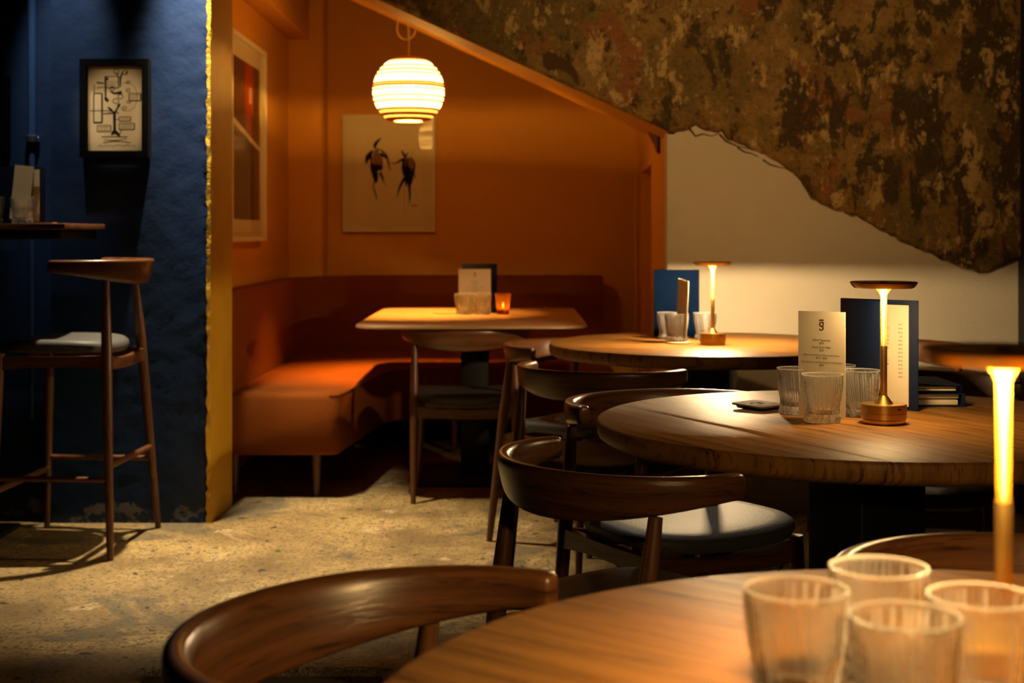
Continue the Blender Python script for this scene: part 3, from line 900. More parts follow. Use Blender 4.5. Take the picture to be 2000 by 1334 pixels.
# ------------------------------------------------------------------ chairs
def make_chair(name, label, cat, seat_z=0.435, back_z=0.73, hw=0.265, dp=0.225, rear_foot=(0.215, -0.225), rear_top=(0.216, -0.130), front_foot=(0.225, 0.225), stool=False):
    t = thing(name, label, cat)
    # bent backrest
    n = 48; rings = []
    k = 20
    for i in range(-3, n + 4):
        f = min(max(i / n, 0), 1)
        a = (f * 2 - 1) * pi / 2
        x = hw * sin(a); y = -dp * cos(a)
        ext = 0
        if i < 0: ext = -i
        if i > n: ext = i - n
        shrink = 1.0
        if ext:
            y += (0.010, 0.0145, 0.016)[ext - 1]
            shrink = (0.97, 0.86, 0.6)[ext - 1]
        nx_, ny_ = x / hw ** 2, y / dp ** 2
        if ext: ny_ = 0
        l_ = math.hypot(nx_, ny_) or 1
        nx_, ny_ = nx_ / l_, ny_ / l_
        c = max(0.0, cos(a))
        h = 0.046 + 0.046 * c ** 1.4
        th = 0.033 - 0.006 * c
        lean = 0.26 * c
        zc = back_z - h / 2
        ring = []
        for j in range(k):
            b_ = 2 * pi * j / k
            ex = 0.55
            u = math.copysign(abs(cos(b_)) ** ex, cos(b_)) * th / 2 * shrink
            v = math.copysign(abs(sin(b_)) ** ex, sin(b_)) * h / 2 * shrink
            o_ = u + lean * v
            ring.append((x + nx_ * o_, y + ny_ * o_, zc + v))
        rings.append(ring)
    MB().loft(rings).build('backrest', M['chairwood'], t, 60)
    # legs
    for s in (-1, 1):
        pts = []; rr = []
        zt = back_z - 0.068
        for i in range(13):
            f = i / 12
            z = zt * f
            x = rear_foot[0] + (rear_top[0] - rear_foot[0]) * f
            y = rear_foot[1] + (rear_top[1] - rear_foot[1]) * f
            pts.append((s * x, y, z))
            sf = (seat_z - 0.03) / zt
            g = 1 - min(1, abs(f - sf) / (sf if f < sf else 1 - sf))
            rr.append(0.0115 + 0.0075 * g ** 0.8 + (0.001 if f > sf else 0))
        MB().tube(pts, rr, 14).build('leg', M['legwood'], t, 60)
    for s in (-1, 1):
        pts = []; rr = []
        zt = seat_z - 0.02
        for i in range(9):
            f = i / 8
            pts.append((s * (front_foot[0] - 0.02 * f), front_foot[1] - 0.02 * f, zt * f))
            rr.append(0.0115 + 0.0075 * f)
        MB().tube(pts, rr, 14).build('leg', M['legwood'], t, 60)
    # rails under the seat, gently bowed
    zr = seat_z - 0.055
    fr = zr / (back_z - 0.068)
    rx = rear_foot[0] + (rear_top[0] - rear_foot[0]) * fr
    ry = rear_foot[1] + (rear_top[1] - rear_foot[1]) * fr
    fx, fy = front_foot[0] - 0.018, front_foot[1] - 0.018
    def rail(a, b_, hgt=0.05, th=0.022, bow=0.0, z=zr):
        rings = []
        A = Vector((a[0], a[1])); B = Vector((b_[0], b_[1]))
        d = (B - A).normalized(); nn = Vector((-d.y, d.x))
        for i in range(9):
            f = i / 8
            p_ = A + (B - A) * f
            zz = z - bow * 4 * f * (1 - f)
            hh = hgt * (1 - 0.25 * 4 * f * (1 - f))
            rings.append([(p_.x + nn.x * th / 2 * sx, p_.y + nn.y * th / 2 * sx, zz + hh / 2 * sz) for sx, sz in ((-1, -1), (1, -1), (1, 1), (-1, 1))])
        MB().loft(rings).build('seat_rail', M['chairwood'], t, 40)
    rail((-rx, ry), (rx, ry), bow=0.012)
    rail((-fx, fy), (fx, fy), bow=0.012)
    rail((-rx, ry), (-fx, fy), bow=-0.004)
    rail((rx, ry), (fx, fy), bow=-0.004)
    if stool:
        def lerp(f0, z): 
            f = z / (back_z - 0.068)
            return (rear_foot[0] + (rear_top[0] - rear_foot[0]) * f, rear_foot[1] + (rear_top[1] - rear_foot[1]) * f)
        a = lerp(0, 0.32)
        MB().tube([(-a[0], a[1], 0.32), (a[0], a[1], 0.32)], 0.0115, 12).build('stretcher', M['legwood'], t, 60)
        a = lerp(0, 0.275)
        for s in (-1, 1):
            MB().tube([(s * a[0], a[1], 0.275), (s * (front_foot[0] - 0.008), front_foot[1] - 0.008, 0.275)], 0.0105, 12).build('stretcher', M['legwood'], t, 60)
        MB().tube([(-front_foot[0] + 0.005, front_foot[1] - 0.005, 0.23), (front_foot[0] - 0.005, front_foot[1] - 0.005, 0.23)], 0.0125, 12).build('stretcher', M['legwood'], t, 60)
    # padded seat, dished across
    rings = []
    N = 48
    sw_, sy0, sy1 = rx + 0.022, ry + 0.012, 0.25
    cy = (sy0 + sy1) / 2; sd = (sy1 - sy0) / 2
    def plan(a, s_):
        ex = 0.62
        ux = math.copysign(abs(cos(a)) ** ex, cos(a)); uy = math.copysign(abs(sin(a)) ** ex, sin(a))
        wx = sw_ * (1.0 + 0.05 * uy)
        return wx * ux * s_, cy + sd * uy * s_
    for s_, dz in ((0.80, -0.026), (0.97, -0.024), (1.0, -0.010), (0.985, 0.004), (0.94, 0.013), (0.80, 0.019), (0.5, 0.020), (0.2, 0.019), (0.03, 0.019)):
        ring = []
        for i in range(N):
            x, y = plan(2 * pi * i / N, s_)
            ring.append((x, y, seat_z + dz + 0.018 * (x / sw_) ** 2 - 0.006))
        rings.append(ring)
    MB().loft(rings).build('seat', M['leather'], t, 55)
    return t

def face(fx, fy):
    return math.atan2(-fx, fy)

chair = make_chair('dining_chair', 'dark stained armchair in sharp focus, its curved back turned to the middle round table', 'chair')
chair_spots = [
    ((0.228, 2.63), (0.83, 0.556), None),
    ((-0.095, 1.48), (0.868, -0.496), 'nearest dark wooden chair at bottom left, big curved back against the foreground table'),
    ((0.400, 3.485), (0.46, -0.89), 'dark chair with grey seat behind the middle table, armrest end showing left of the tabletop'),
    ((0.225, 5.29), (0.80, -0.60), 'dark chair left of the back round table, its armrest end pointing to the camera'),
    ((0.285, 4.40), (0.55, 0.835), 'dark chair seen from behind, in front of the back round table'),
    ((1.415, 5.27), (-0.96, -0.28), 'dark chair at far right against the white wall, lit inner face of its backrest'),
    ((1.150, 4.02), (-0.40, -0.91), 'black silhouetted chair behind the open blue menu, beyond the middle table'),
    ((-0.200, 6.20), (0.0, 1.0), 'dark chair pulled up to the nook table in front of the bench'),
    ((0.665, 1.69), (-0.40, -0.917), 'dark chair beyond the foreground table, behind the foreground glasses and brass lamp'),
    ((1.085, 2.40), (-0.52, 0.85), 'dark chair in deep shadow on the near right side of the middle table'),
]
for i, (xy, f, lab) in enumerate(chair_spots):
    o = chair if i == 0 else copy_tree(chair)
    o.location = (xy[0], xy[1], 0)
    o.rotation_euler.z = face(*f)
    if lab:
        o['label'] = lab
    o['group'] = 'dark wooden armchairs round the tables'

stool = make_chair('bar_stool', 'tall dark wooden bar stool with grey leather seat in front of the blue wall', 'stool', seat_z=0.735, back_z=1.043, hw=0.268, dp=0.24,
                   rear_foot=(0.275, -0.205), rear_top=(0.165, -0.150), front_foot=(0.255, 0.225), stool=True)
stool.location = (-1.585, 5.225, 0)
stool.rotation_euler.z = face(-1.0, 0.055)

# ------------------------------------------------------------------ tables
def round_table(label, cx, cy, R, rz, thick=0.043, top=0.75, nb=5):
    t = thing('round_table', label, 'table', (cx, cy, 0), rz, 'round oak tables')
    for k in range(nb):
        x0 = -R + 2 * R * k / nb; x1 = x0 + 2 * R / nb
        x0 += 0.0004; x1 -= 0.0004
        m = 18
        th0 = math.asin(max(-1, min(1, x0 / R))); th1 = math.asin(max(-1, min(1, x1 / R)))
        A = [th0 + (th1 - th0) * i / m for i in range(m + 1)]
        rings = []
        for r_, z in ((R - 0.016, top - thick), (R - 0.003, top - thick + 0.009), (R, top - thick + 0.016), (R, top - 0.007), (R - 0.002, top - 0.0025), (R - 0.007, top)):
            ring = [(r_ * sin(a), -r_ * cos(a), z) for a in A] + [(r_ * sin(a), r_ * cos(a), z) for a in reversed(A)]
            rings.append(ring)
        MB().loft(rings).build('board', M['oak'], t, 50)
    MB().box(-0.085, 0.085, -0.085, 0.085, 0.018, top - thick).build('pedestal', M['black'], t, None, 0.006)
    MB().box(-0.27, 0.27, -0.27, 0.27, 0.0, 0.018).build('base_plate', M['black'], t, None, 0.004)
    return t
round_table('middle round oak table in sharp focus with brass lamp and open blue menu', 0.735, 2.95, 0.558, 0.46)
round_table('back round oak table by the white wall, holding the farthest brass lamp', 0.695, 5.01, 0.565, 1.25)
round_table('blurred foreground round oak table holding four tumblers at bottom right', 0.42, 1.095, 0.55, 0.9)

t = thing('nook_table', 'tan topped rectangular table with rounded corners inside the orange nook', 'table', (-0.172, 6.66, 0))
def rrect(hx, hy, r, n=8):
    pts = []
    for cx_, cy_, a0 in ((hx - r, hy - r, 0), (-hx + r, hy - r, pi / 2), (-hx + r, -hy + r, pi), (hx - r, -hy + r, 3 * pi / 2)):
        for i in range(n + 1):
            a = a0 + pi / 2 * i / n
            pts.append((cx_ + r * cos(a), cy_ + r * sin(a)))
    return pts
P0 = rrect(0.492, 0.735, 0.12)
MB().loft([[(x * 0.985, y * 0.985, 0.735) for x, y in P0], [(x, y, 0.739) for x, y in P0], [(x, y, 0.747) for x, y in P0], [(x * 0.996, y * 0.996, 0.75) for x, y in P0]]).build('tabletop', M['laminate'], t, 50)
MB().box(-0.065, 0.065, -0.065, 0.065, 0.014, 0.725).build('pedestal', M['black'], t, None, 0.005)
MB().box(-0.25, 0.25, -0.30, 0.30, 0.0, 0.014).build('base_plate', M['black'], t, None, 0.003)

t = thing('high_table', 'dark wooden high bar table edge at far left holding glasses and a menu', 'table', (-2.15, 5.28, 0))
MB().box(-0.62, 0.568, -0.25, 0.25, 1.150, 1.172).build('tabletop', M['chairwood'], t, None, 0.003)
MB().box(-0.60, 0.545, -0.22, 0.22, 1.115, 1.150).build('apron', M['black'], t, None, 0.003)
MB().box(-0.05, 0.05, -0.05, 0.05, 0.018, 1.115).build('pedestal', M['black'], t, None, 0.004)
MB().box(-0.25, 0.25, -0.22, 0.22, 0, 0.018).build('base_plate', M['black'], t, None, 0.003)

# ------------------------------------------------------------------ pendant lamp
PD = 6.90
pend = thing('pendant_lamp', 'glowing globe pendant lamp of stacked cardboard rings hanging in the orange nook', 'lamp', (-0.5018, PD, 1.8265))
R = 0.1740
bands = [(-0.935, -0.85, 'c'), (-0.85, -0.80, 'g2'), (-0.80, -0.68, 'g'), (-0.68, -0.645, 'c'), (-0.645, -0.565, 'g'), (-0.565, -0.525, 'c'), (-0.525, -0.455, 'g'), (-0.455, -0.425, 'c'),
         (-0.425, -0.205, 'g'), (-0.205, -0.175, 'c'), (-0.175, -0.12, 'g2'), (-0.12, -0.08, 'c'), (-0.09, -0.042, 'g'), (-0.042, -0.02, 'o'), (-0.02, 0.0, 'c'), (0.0, 0.165, 'g'), (0.165, 0.195, 'c'),
         (0.195, 0.30, 'g'), (0.30, 0.335, 'c'), (0.335, 0.51, 'g'), (0.51, 0.55, 'c'), (0.55, 0.64, 'g2'), (0.64, 0.70, 'c'), (0.70, 0.77, 'g2'), (0.77, 0.83, 'c')]
N = 64
for (a, b_, kd) in bands:
    pad = 0.008 if kd == 'c' else 0.0
    z1, z0 = -(a - pad) * R, -(b_ + pad) * R
    def rr(z, o=0.0): return max(0.02, sqrt(max(0, R * R - z * z)) + o)
    if kd == 'c':
        ring = [(rr(z0, 0.002), z0), (rr(z1, 0.002), z1), (rr(z1) - 0.028, z1), (rr(z0) - 0.028, z0), (rr(z0, 0.002), z0)]
        MB().lathe(ring, N, cap=False).build('cardboard_ring', M['card'], pend, 40)
    elif kd != 'o':       # 'o' is an open slot between two rings
        zm = (z0 + z1) / 2
        MB().lathe([(rr(z0, -0.0015), z0), (rr(zm, -0.001), zm), (rr(z1, -0.0015), z1)], N, cap=False).build('glowing_ring', M['glow' if kd == 'g' else 'glow2'], pend, 40)
MB().lathe([(0.02, 0.935 * R), (rr(0.935 * R) - 0.028, 0.935 * R), (rr(0.935 * R) - 0.028, 0.93 * R), (0.02, 0.93 * R)], 32).build('top_disc', M['card'], pend, 40)
MB().lathe([(0.006, 0.035), (0.018, 0.028), (0.028, 0.005), (0.026, -0.014), (0.014, -0.028), (0.003, -0.032)], 24).build('bulb', M['bulb'], pend, 60)
MB().lathe([(0.013, 0.035), (0.016, 0.04), (0.016, 0.10), (0.010, 0.11)], 20).build('bulb_holder', M['cord'], pend, 40)
ztop = ZI(-0.5018) - 1.8265
MB().tube([(0, 0, 0.11), (0.001, 0, 0.25), (-0.002, 0, ztop - 0.002)], 0.0042, 10).build('cord', M['cord'], pend, 60)
# loop of slack cord and the small hook plate under the stair edge
pts = []
for i in range(17):
    a = radians(160) + radians(235) * i / 16
    pts.append((-0.012 + 0.045 * cos(a), 0.006, ztop - 0.060 + 0.052 * sin(a)))
pts = [(-0.050, 0.006, ZI(-0.5018 - 0.05) - 1.8265 - 0.012)] + pts + [(0.034, 0.006, ZI(-0.5018 + 0.034) - 1.8265)]
MB().tube(pts, 0.0042, 10).build('cord_loop', M['cord'], pend, 60)
bb = MB()
Mx = Matrix.Translation((-0.042, 0, ZI(-0.5018 - 0.042) - 1.8265 - 0.007)) @ Matrix.Rotation(math.atan(0.456), 4, 'Y')
bb.box(-0.055, 0.035, -0.016, 0.016, -0.007, 0.006, Mx)
bb.build('ceiling_hook', M['cord'], pend, None, 0.003)

# ------------------------------------------------------------------ brass table lamps
def make_lamp(label):
    t = thing('table_lamp', label, 'lamp', group='cordless brass table lamps')
    MB().lathe([(0.0425, 0.0), (0.0430, 0.0015), (0.0432, 0.0085), (0.0458, 0.0105), (0.0458, 0.0215), (0.0450, 0.0222), (0.0450, 0.0232), (0.0458, 0.0239), (0.0458, 0.0385), (0.0448, 0.0400), (0.018, 0.0402)], 64).build('base', M['brass'], t, 30)
    MB().lathe([(0.0195, 0.0400), (0.0185, 0.0412), (0.0080, 0.0555), (0.0068, 0.0570)], 48).build('base_cone', M['brass'], t, 40)
    MB().lathe([(0.0066, 0.0565), (0.0070, 0.0575), (0.0070, 0.156), (0.0064, 0.1575)], 32).build('grip', M['knurl'], t, 40)
    MB().lathe([(0.0059, 0.157), (0.0061, 0.21), (0.0066, 0.259)], 32, cap=False).build('stem_shell', M['amber'], t, 60)
    MB().lathe([(0.0066, 0.259), (0.0078, 0.2625), (0.0105, 0.2675), (0.0142, 0.2722), (0.0170, 0.2745)], 40, cap=False).build('neck', M['amber'], t, 60)
    MB().lathe([(0.0006, 0.1585), (0.0024, 0.21), (0.0052, 0.258), (0.0062, 0.262), (0.0075, 0.268), (0.0078, 0.2735)], 24).build('stem_glint_cone', M['stem_glint'], t, 60)  # added glowing cone, imitates the V-shaped highlight of the stem
    MB().lathe([(0.004, 0.2766), (0.055, 0.2766), (0.0565, 0.2750), (0.0585, 0.2750), (0.0615, 0.2775), (0.0665, 0.2840), (0.0672, 0.2865), (0.0660, 0.2880), (0.0600, 0.2872), (0.004, 0.2868)], 72).build('head', M['brass'], t, 30)
    o = MB()
    n = 40
    vs = [(r * cos(2 * pi * i / n), r * sin(2 * pi * i / n), 0.2748) for r in (0.0185, 0.0265) for i in range(n)]
    o.add(vs, [(i, (i + 1) % n, n + (i + 1) % n, n + i) for i in range(n)])
    o.build('led_ring', M['led'], t)
    MB().lathe([(0.0392, 0.2752), (0.0392, 0.2766)], 48, cap=False).build('led_backing', M['brass'], t)
    MB().lathe([(0.0400, 0.2752), (0.0400, 0.2766)], 48, cap=False).build('led_band', M['led_band'], t)
    a = radians(-62)
    Mx = Matrix.Rotation(a, 4, 'Z')
    MB().box(0.0448, 0.0462, -0.0045, 0.0045, 0.0305, 0.0335, Mx).build('charging_port', M['black'], t, None, 0.0008)
    MB().lathe([(0.007, 0.2868), (0.007, 0.2878), (0.006, 0.2880)], 24).build('touch_button', M['black'], t, 40)
    return t
lamp = make_lamp('sharply focused brass table lamp beside the open blue menu on the middle table')
lamp.location = (0.7565, 2.895, 0.75)
l2 = copy_tree(lamp); l2.location = (0.6975, 4.945, 0.75); l2['label'] = 'small distant brass table lamp on the back table near the white wall'
l3 = copy_tree(lamp); l3.location = (0.4200, 1.215, 0.75); l3['label'] = 'large blurred brass table lamp at right edge on the foreground table'

for o_, k_ in ((l2, 'led_band_high'), (l3, 'led_band_mid')):      # the lamps are dimmed to different levels
    for c_ in o_.children:
        if c_.name.startswith('led_band'):
            c_.data = c_.data.copy()
            c_.data.materials[0] = M[k_]
        elif c_.name.startswith('led_ring') and k_ == 'led_band_mid':
            c_.data = c_.data.copy()
            c_.data.materials[0] = M['led_mid']
# ------------------------------------------------------------------ ribbed tumblers
def make_glass(label):
    t = thing('whisky_tumbler', label, 'glass', group='ribbed clear whisky tumblers')
    prof = [(0.0345, 0.0), (0.0362, 0.002), (0.0368, 0.005), (0.0366, 0.009), (0.0358, 0.013), (0.0345, 0.018), (0.0338, 0.023), (0.0342, 0.029), (0.0358, 0.038), (0.0378, 0.049), (0.0396, 0.060),
            (0.0408, 0.070), (0.0416, 0.080), (0.0420, 0.088), (0.0422, 0.093), (0.0424, 0.0965), (0.0421, 0.0978)]
    N = 288
    b = MB()
    for k, (r, z) in enumerate(prof):
        for i in range(N):
            a = 2 * pi * i / N
            rr_ = r
            if 0.024 < z < 0.093:
                g = min(1, (0.0945 - z) / 0.012)
                ph = a * 48 + 7 * z / 0.1 + 0.8 * sin(a * 5)
                rr_ += 0.0017 * g * (abs(cos(ph / 2)) - 0.6)
            elif 0.001 < z <= 0.024:
                row = int(z / 0.006)
                rr_ += 0.0013 * cos(a * 21 + (pi if row % 2 else 0))
            b.v.append((rr_ * cos(a), rr_ * sin(a), z))
    inner_ = [(0.0404, 0.0976), (0.0400, 0.0955), (0.0398, 0.088), (0.0390, 0.075), (0.0374, 0.058), (0.0350, 0.042), (0.0322, 0.028), (0.0300, 0.020), (0.0270, 0.0165), (0.015, 0.0145), (0.002, 0.014)]
    for r, z in inner_:
        for i in range(N):
            a = 2 * pi * i / N
            b.v.append((r * cos(a), r * sin(a), z))
    K = len(prof) + len(inner_)
    for k in range(K - 1):
        for i in range(N):
            j = (i + 1) % N
            b.f.append((k * N + i, k * N + j, (k + 1) * N + j, (k + 1) * N + i))
    b.f.append(tuple(range(N))[::-1])
    b.f.append(tuple((K - 1) * N + i for i in range(N)))
    gb = b.build('glass_body', M['glass'], t, 70)
    gb.data.materials.append(M['glintglass'])
    rnd = random.Random(4)
    lit = [rnd.random() < 0.55 for _ in range(400)]  # random ridges and facets that get the white glint haze
    np_ = len(prof)
    for p_ in gb.data.polygons:
        c_ = p_.center
        rr_ = math.hypot(c_.x, c_.y)
        if c_.z > 0.0955:
            p_.material_index = 1                                   # rim
        elif c_.z < 0.024 and rr_ > 0.0325:
            a = math.atan2(c_.y, c_.x)
            if lit[int((a + pi) / (2 * pi) * 42) + 42 * int(c_.z / 0.006)]:
                p_.material_index = 1                               # facets of the foot
        elif 0.024 < c_.z < 0.092 and rr_ > 0.0335 and p_.normal.dot(Vector((c_.x, c_.y, 0))) > 0:
            a = math.atan2(c_.y, c_.x)
            ph = (a * 48 + 7 * c_.z / 0.1 + 0.8 * sin(a * 5)) / (2 * pi)
            k_ = math.floor(ph + 0.5)
            if abs(ph - k_) < 0.27 and lit[(k_ * 7) % 397]:
                p_.material_index = 1                               # ridges
    return t
tum = make_glass('largest front left tumbler of the blurred foreground four')
glasses = [
    ((0.231, 1.157, 0.7503), None),
    ((0.3178, 1.232, 0.7503), 'blurred foreground tumbler standing farthest back of the four'),
    ((0.2965, 1.074, 0.7503), 'blurred foreground tumbler nearest the camera, lowest in the picture'),
    ((0.3740, 1.133, 0.7503), 'blurred foreground tumbler in front of the big brass lamp at right edge'),
    ((0.610, 3.050, 0.7503), 'tumbler on the middle table beside the coasters, left of the menu card'),
    ((0.636, 2.915, 0.7503), 'front tumbler on the middle table, standing before the menu card'),
    ((0.736, 3.005, 0.7503), 'tumbler on the middle table between menu card and brass lamp'),
    ((0.711, 3.120, 0.7503), 'tumbler mostly hidden behind the menu card on the middle table'),
    ((0.581, 5.020, 0.7553), 'tumbler on a coaster with a card in it, back table'),
    ((0.572, 5.190, 0.7503), 'tumbler half hidden before the closed blue menu, leftmost on back table'),
    ((0.700, 5.165, 0.7503), 'tumbler behind the distant brass lamp on the back table'),
    ((-0.232, 6.790, 0.7503), 'tumbler left of the pair before the card on the nook table'),
    ((-0.140, 6.780, 0.7503), 'tumbler right of the pair before the card on the nook table'),
    ((-1.790, 5.200, 1.1723), 'tumbler holding a tan card on the high bar table'),
    ((-1.905, 5.215, 1.1723), 'tumbler at the left picture edge on the high bar table'),
]
for i, (loc, lab) in enumerate(glasses):
    o = tum if i == 0 else copy_tree(tum)
    o.location = loc
    o.rotation_euler.z = i * 0.7
    if lab:
        o['label'] = lab

# amber candle holder on the nook table
ch = thing('candle_holder', 'small amber ribbed glass holder with a lit candle on the nook table', 'candle', (-0.043, 6.80, 0.7503))
N = 72
b = MB()
prof = [(0.026, 0.0), (0.028, 0.003), (0.029, 0.015), (0.032, 0.045), (0.036, 0.08), (0.0385, 0.100), (0.0365, 0.100), (0.034, 0.08), (0.030, 0.045), (0.026, 0.018), (0.022, 0.012), (0.002, 0.011)]
for k, (r, z) in enumerate(prof):
    for i in range(N):
        a = 2 * pi * i / N
        q_ = r + (0.0014 * cos(12 * a) * cos(z * 220) if k < 5 else 0)
        b.v.append((q_ * cos(a), q_ * sin(a), z))
for k in range(len(prof) - 1):
    for i in range(N):
        j = (i + 1) % N
        b.f.append((k * N + i, k * N + j, (k + 1) * N + j, (k + 1) * N + i))
b.f.append(tuple(range(N))[::-1]); b.f.append(tuple((len(prof) - 1) * N + i for i in range(N)))
b.build('holder', M['amberglass'], ch, 60)
MB().lathe([(0.0205, 0.0125), (0.0208, 0.014), (0.0208, 0.027), (0.019, 0.028), (0.002, 0.027)], 24).build('candle', M['wax'], ch, 40)
MB().lathe([(0.0012, 0.028), (0.0055, 0.034), (0.0062, 0.040), (0.0035, 0.050), (0.0004, 0.058)], 16).build('flame', M['flame'], ch, 60)

# ------------------------------------------------------------------ menus and cards
def text_mesh(body, size, loc, parent, mat, align='CENTER', rot=(pi / 2, 0, 0), name='printed_text'):
    cu = bpy.data.curves.new('txt', 'FONT')
    cu.body = body; cu.size = size; cu.align_x = align; cu.resolution_u = 2
    cu.space_line = 1.0
    o = bpy.data.objects.new('txt', cu)
    C.objects.link(o)
    bpy.context.view_layer.update()
    me = bpy.data.meshes.new_from_object(o)
    bpy.data.objects.remove(o)
    me.materials.append(mat)
    r = bpy.data.objects.new(name, me)
    C.objects.link(r)
    r.parent = parent; r.location = loc; r.rotation_euler = rot
    return r

def logo(parent, z, y, s, mat):
    """the letter g with a bar over it"""
    bb = MB()
    bb.box(-0.30 * s, 0.30 * s, y, y + 0.0001, z + 1.02 * s, z + 1.17 * s)
    n = 24
    def band(pts, wd):
        P = [Vector(p_) for p_ in pts]
        vs = []
        for i, p_ in enumerate(P):
            t_ = (P[min(i + 1, len(P) - 1)] - P[max(i - 1, 0)]).normalized()
            nn = Vector((-t_.y, t_.x)) * wd / 2
            vs += [(p_.x + nn.x, y, p_.y + nn.y), (p_.x - nn.x, y, p_.y - nn.y)]
        bb.add(vs, [(2 * i, 2 * i + 1, 2 * i + 3, 2 * i + 2) for i in range(len(P) - 1)])
    band([(0.25 * s * cos(a), z + 0.55 * s + 0.27 * s * sin(a)) for a in [2 * pi * i / n for i in range(n + 1)]], 0.14 * s)
    band([(0.10 * s, z + 0.78 * s), (0.36 * s, z + 0.80 * s)], 0.11 * s)
    band([(0.08 * s, z + 0.30 * s), (0.22 * s, z + 0.18 * s), (0.25 * s, z + 0.0 * s), (0.20 * s, z - 0.16 * s), (0.0, z - 0.26 * s), (-0.20 * s, z - 0.18 * s), (-0.26 * s, z - 0.06 * s)], 0.14 * s)
    return bb.build('printed_logo', mat, parent)

def menu_card(label, loc, rz, wdt, hgt, lean=0.0, printed=True, tilt=0.0):
    t = thing('menu_card', label, 'card', loc, rz, 'cream snack cards')
    t.rotation_euler = (lean, tilt, rz)
    MB().box(-wdt / 2, wdt / 2, -0.0005, 0.0005, 0, hgt).build('sheet', M['paper'], t)
    if printed:
        y = -0.0008
        k = hgt / 0.222
        logo(t, 0.187 * k, y, 0.0155 * k, M['print'])
        for s_, z in (('Olive Tapenade', 0.160), ('$10', 0.1535), ('Duck Liver Pâté', 0.145), ('$20', 0.1385), ('Baked Camembert w Rosemary Honey', 0.129), ('$17 / $24', 0.1225), ('Small Selection of New Zealand Charcuterie', 0.114), ('$28', 0.1075)):
            text_mesh(s_, 0.0062 * k if len(s_) < 20 else 0.0050 * k, (0, y, z * k), t, M['print'])
    return t
menu_card('cream snack card printed with a dark letter g, standing among tumblers on the middle table', (0.650, 2.985, 0.7502), -0.60, 0.104, 0.222)
menu_card('cream card on edge leaning in a tumbler on the back table', (0.597, 5.020, 0.7702), -1.22, 0.080, 0.203, 0.0, False, 0.09)
menu_card('dim snack card with a small letter mark standing behind the nook tumblers', (-0.180, 6.862, 0.7502), 0.03, 0.155, 0.214)
menu_card('tan card leaning in a tumbler on the high bar table', (-1.803, 5.200, 1.1868), 0.2, 0.066, 0.198, 0.0, False, 0.10)

def menu_book(label, loc, rz, wdt, hgt, open_deg, cov='cover', pages=True, group='navy cloth drinks menus', spine_left=True, cover_w=None):
    """standing book: spine at local x=0, back board along +x facing -y; front board swings open toward -y"""
    t = thing('menu_book', label, 'menu', loc, rz, group)
    MB().box(0.004, wdt, 0, 0.003, 0, hgt).build('back_cover', M[cov], t, None, 0.0008)
    if pages:
        MB().box(0.010, wdt - 0.021, -0.0035, -0.0002, 0.008, hgt - 0.011).build('pages', M['paper'], t, None, 0.0005)
    cw = cover_w or wdt
    Mx = Matrix.Translation((0.0, -0.004, 0)) @ Matrix.Rotation(-radians(open_deg), 4, 'Z')
    bb = MB(); bb.box(0.002, cw, -0.003, 0.0, 0, hgt, Mx); bb.build('front_cover', M[cov], t, None, 0.0008)
    MB().box(-0.003, 0.004, -0.006, 0.003, 0, hgt).build('spine', M[cov], t, None, 0.001)
    return t
# open menu on the middle table: back board from (.745,3.21) to (.875,3.07)
rz = math.atan2(3.085 - 3.215, 0.880 - 0.748)
mb = menu_book('open navy menu with a cream price list page on the middle table', (0.748, 3.215, 0.7502), rz, 0.186, 0.240, 31, cover_w=0.176)
prices = ['$130', '$100', '$125', '$75', '$150', '$150', '$160', '$120', '$130', '$120', '$130', '$115', '$205', '$100']
for i, s_ in enumerate(prices):
    text_mesh(s_, 0.0048, (0.151, -0.0040, 0.185 - i * 0.0088), mb, M['ink'], 'RIGHT')
rows = ['', 'Vil', '', ', C        Vd.', 'Cha', 'Spumanti, Fr', 'Beaumonts, Fr', '', '', 'Jus, It', 'Bay, NZ', '', '', '']
for i, s_ in enumerate(rows):
    if not s_:
        continue
    text_mesh(s_, 0.0050, (0.118, -0.0040, 0.185 - i * 0.0088), mb, M['ink'], 'RIGHT')
text_mesh('d', 0.0075, (0.072, -0.0040, 0.205), mb, M['ink'], 'CENTER')
menu_book('closed navy menu standing upright on the back table beside tumblers', (0.535, 5.335, 0.7502), 0.0, 0.166, 0.250, 3, 'coverdimmed')
menu_book('black looking menu standing behind the snack card on the nook table', (-0.240, 6.905, 0.7502), 0.0, 0.168, 0.240, 4, 'coverdark')
menu_book('navy menu with a cream page edge on the high bar table', (-1.905, 5.30, 1.1722), 0.02, 0.165, 0.213, 10, cover_w=0.128)

# menus lying in a pile on the middle table
def flat_menu(label, loc, rz, wdt, dep, hgt, lift, cov):
    t = thing('closed_menu', label, 'menu', loc, rz, 'menus lying on the middle table')
    MB().box(-wdt, 0, 0, dep, 0, 0.003).build('back_cover', M[cov], t, None, 0.0008)
    MB().box(-wdt + 0.01, -0.012, 0.006, dep - 0.006, 0.0035, hgt * 0.48).build('pages', M['paper'], t, None, 0.0006)
    MB().box(-wdt + 0.01, -0.010, 0.008, dep - 0.006, hgt * 0.60, hgt - 0.0035).build('pages', M['paper'], t, None, 0.0006)
    bb = MB()
    rings = []
    for i in range(9):
        f = i / 8
        x = -wdt * (1 - f)
        z = hgt - 0.003 + lift * (1 - f) ** 2
        rings.append([(x, 0, z), (x, dep, z), (x, dep, z + 0.003), (x, 0, z + 0.003)])
    bb.loft(rings); bb.build('front_cover', M[cov], t, 40)
    MB().box(-0.004, 0.003, 0, dep, 0.0, hgt).build('spine', M[cov], t, None, 0.0008)
    return t
flat_menu('lower navy menu of the pile lying on the middle table', (1.006, 3.165, 0.7502), -0.02, 0.17, 0.20, 0.030, 0.0, 'cover')
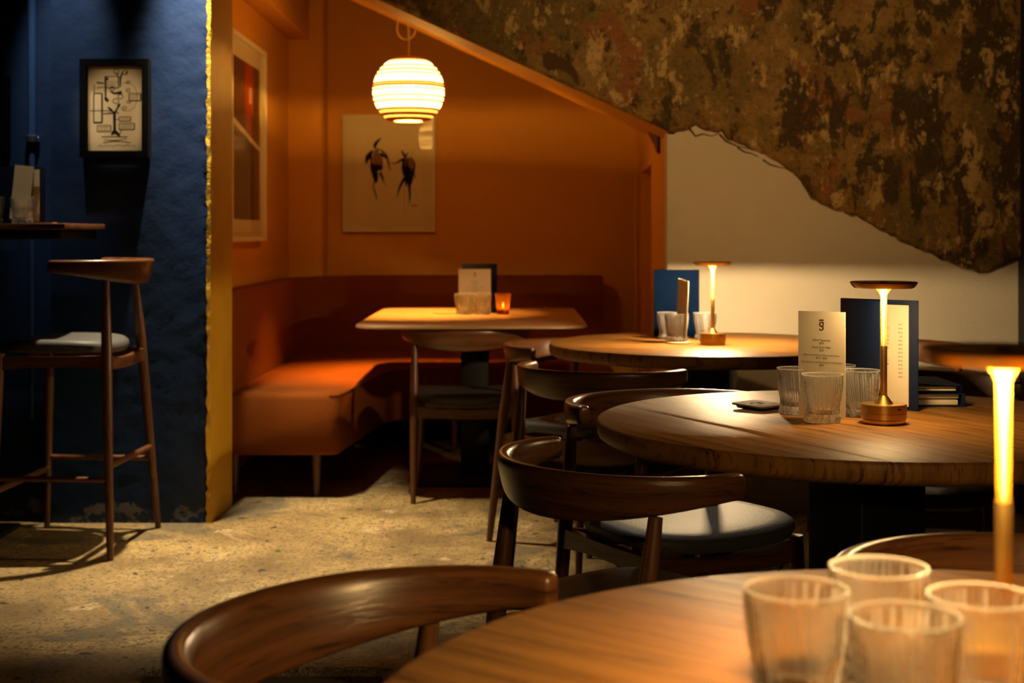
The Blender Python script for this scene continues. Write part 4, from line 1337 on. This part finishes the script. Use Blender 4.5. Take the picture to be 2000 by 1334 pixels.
flat_menu('upper black menu of the pile with its cover curling up', (1.004, 3.172, 0.7808), 0.01, 0.17, 0.20, 0.016, 0.016, 'coverdark')

# coasters
def coaster(label, loc, rz, sz, th, mat, tilt=0.0, mark=True, rnd_=0.012):
    t = thing('coaster', label, 'coaster', loc, rz, 'drink coasters')
    t.rotation_euler = (tilt, 0, rz)
    P = rrect(sz / 2, sz / 2, rnd_, 5)
    MB().loft([[(x, y, 0) for x, y in P], [(x, y, th) for x, y in P]]).build('board', mat, t, 40)
    if mark:
        bb = MB(); bb.lathe([(sz * 0.36, th), (sz * 0.36, th + 0.0002)], 32); bb.build('printed_disc', M['mat'], t)
        strokes_ = [[(-0.02, 0.004, 0.006), (-0.008, 0.010, 0.008), (0.004, 0.002, 0.006), (0.018, 0.008, 0.009)], [(-0.012, -0.010, 0.007), (0.010, -0.008, 0.010)], [(0.008, 0.012, 0.008), (0.02, 0.0, 0.006)]]
        o = strokes('printed_mark', M['ink'], t, strokes_, lambda x, z, wd=False: x if wd else (x, z), 0.0)
        o.rotation_euler = (-pi / 2, 0, 0)
        o.data.transform(Matrix.Scale(-1, 4, (0, 0, 1)))
        o.rotation_euler = (pi / 2, 0, 0)
        o.location = (0, 0, th + 0.0004)
    return t
coaster('black lower coaster under the tilted brown one on the middle table', (0.552, 3.172, 0.7502), 0.5, 0.080, 0.004, M['black'], 0, False)
coaster('brown printed coaster tilted on top of another on the middle table', (0.545, 3.150, 0.7560), 0.72, 0.088, 0.004, M['cork'], 0.03)
coaster('pale round printed coaster under a tumbler on the back table', (0.585, 5.00, 0.7502), 0.2, 0.100, 0.0045, M['cork'], 0, True, 0.049)
coaster('tan coaster lying left of the tumblers on the nook table', (-0.325, 6.86, 0.7502), 0.6, 0.090, 0.004, M['cork'], 0, False)
coaster('wooden coaster by the navy menu on the high bar table', (-1.700, 5.16, 1.1722), 0.1, 0.085, 0.004, M['cork'], 0, False)

# ------------------------------------------------------------------ rug with frayed edge at the bottom of the picture
t = thing('rug', 'dark rug with a frayed fringe under the foreground table at the bottom edge', 'rug', (0, 0, 0))
MB().box(-0.93, -0.33, 2.0, 3.62, 0.0, 0.010).build('rug_weave', M['rug'], t, None, 0.004)
bb = MB()
rnd = random.Random(9)
for i in range(220):
    x = -0.93 + 0.60 * i / 219 + rnd.uniform(-0.004, 0.004)
    l_ = rnd.uniform(0.05, 0.11); dx = rnd.uniform(-0.05, 0.05)
    bb.tube([(x, 3.615, 0.008), (x + dx * 0.4, 3.615 + l_ * 0.5, 0.010 + rnd.uniform(0, 0.012)), (x + dx, 3.615 + l_, 0.003)], [0.0016, 0.0014, 0.0006], 4)
o = bb.build('fringe', M['fringe'], t)
o['kind'] = 'stuff'
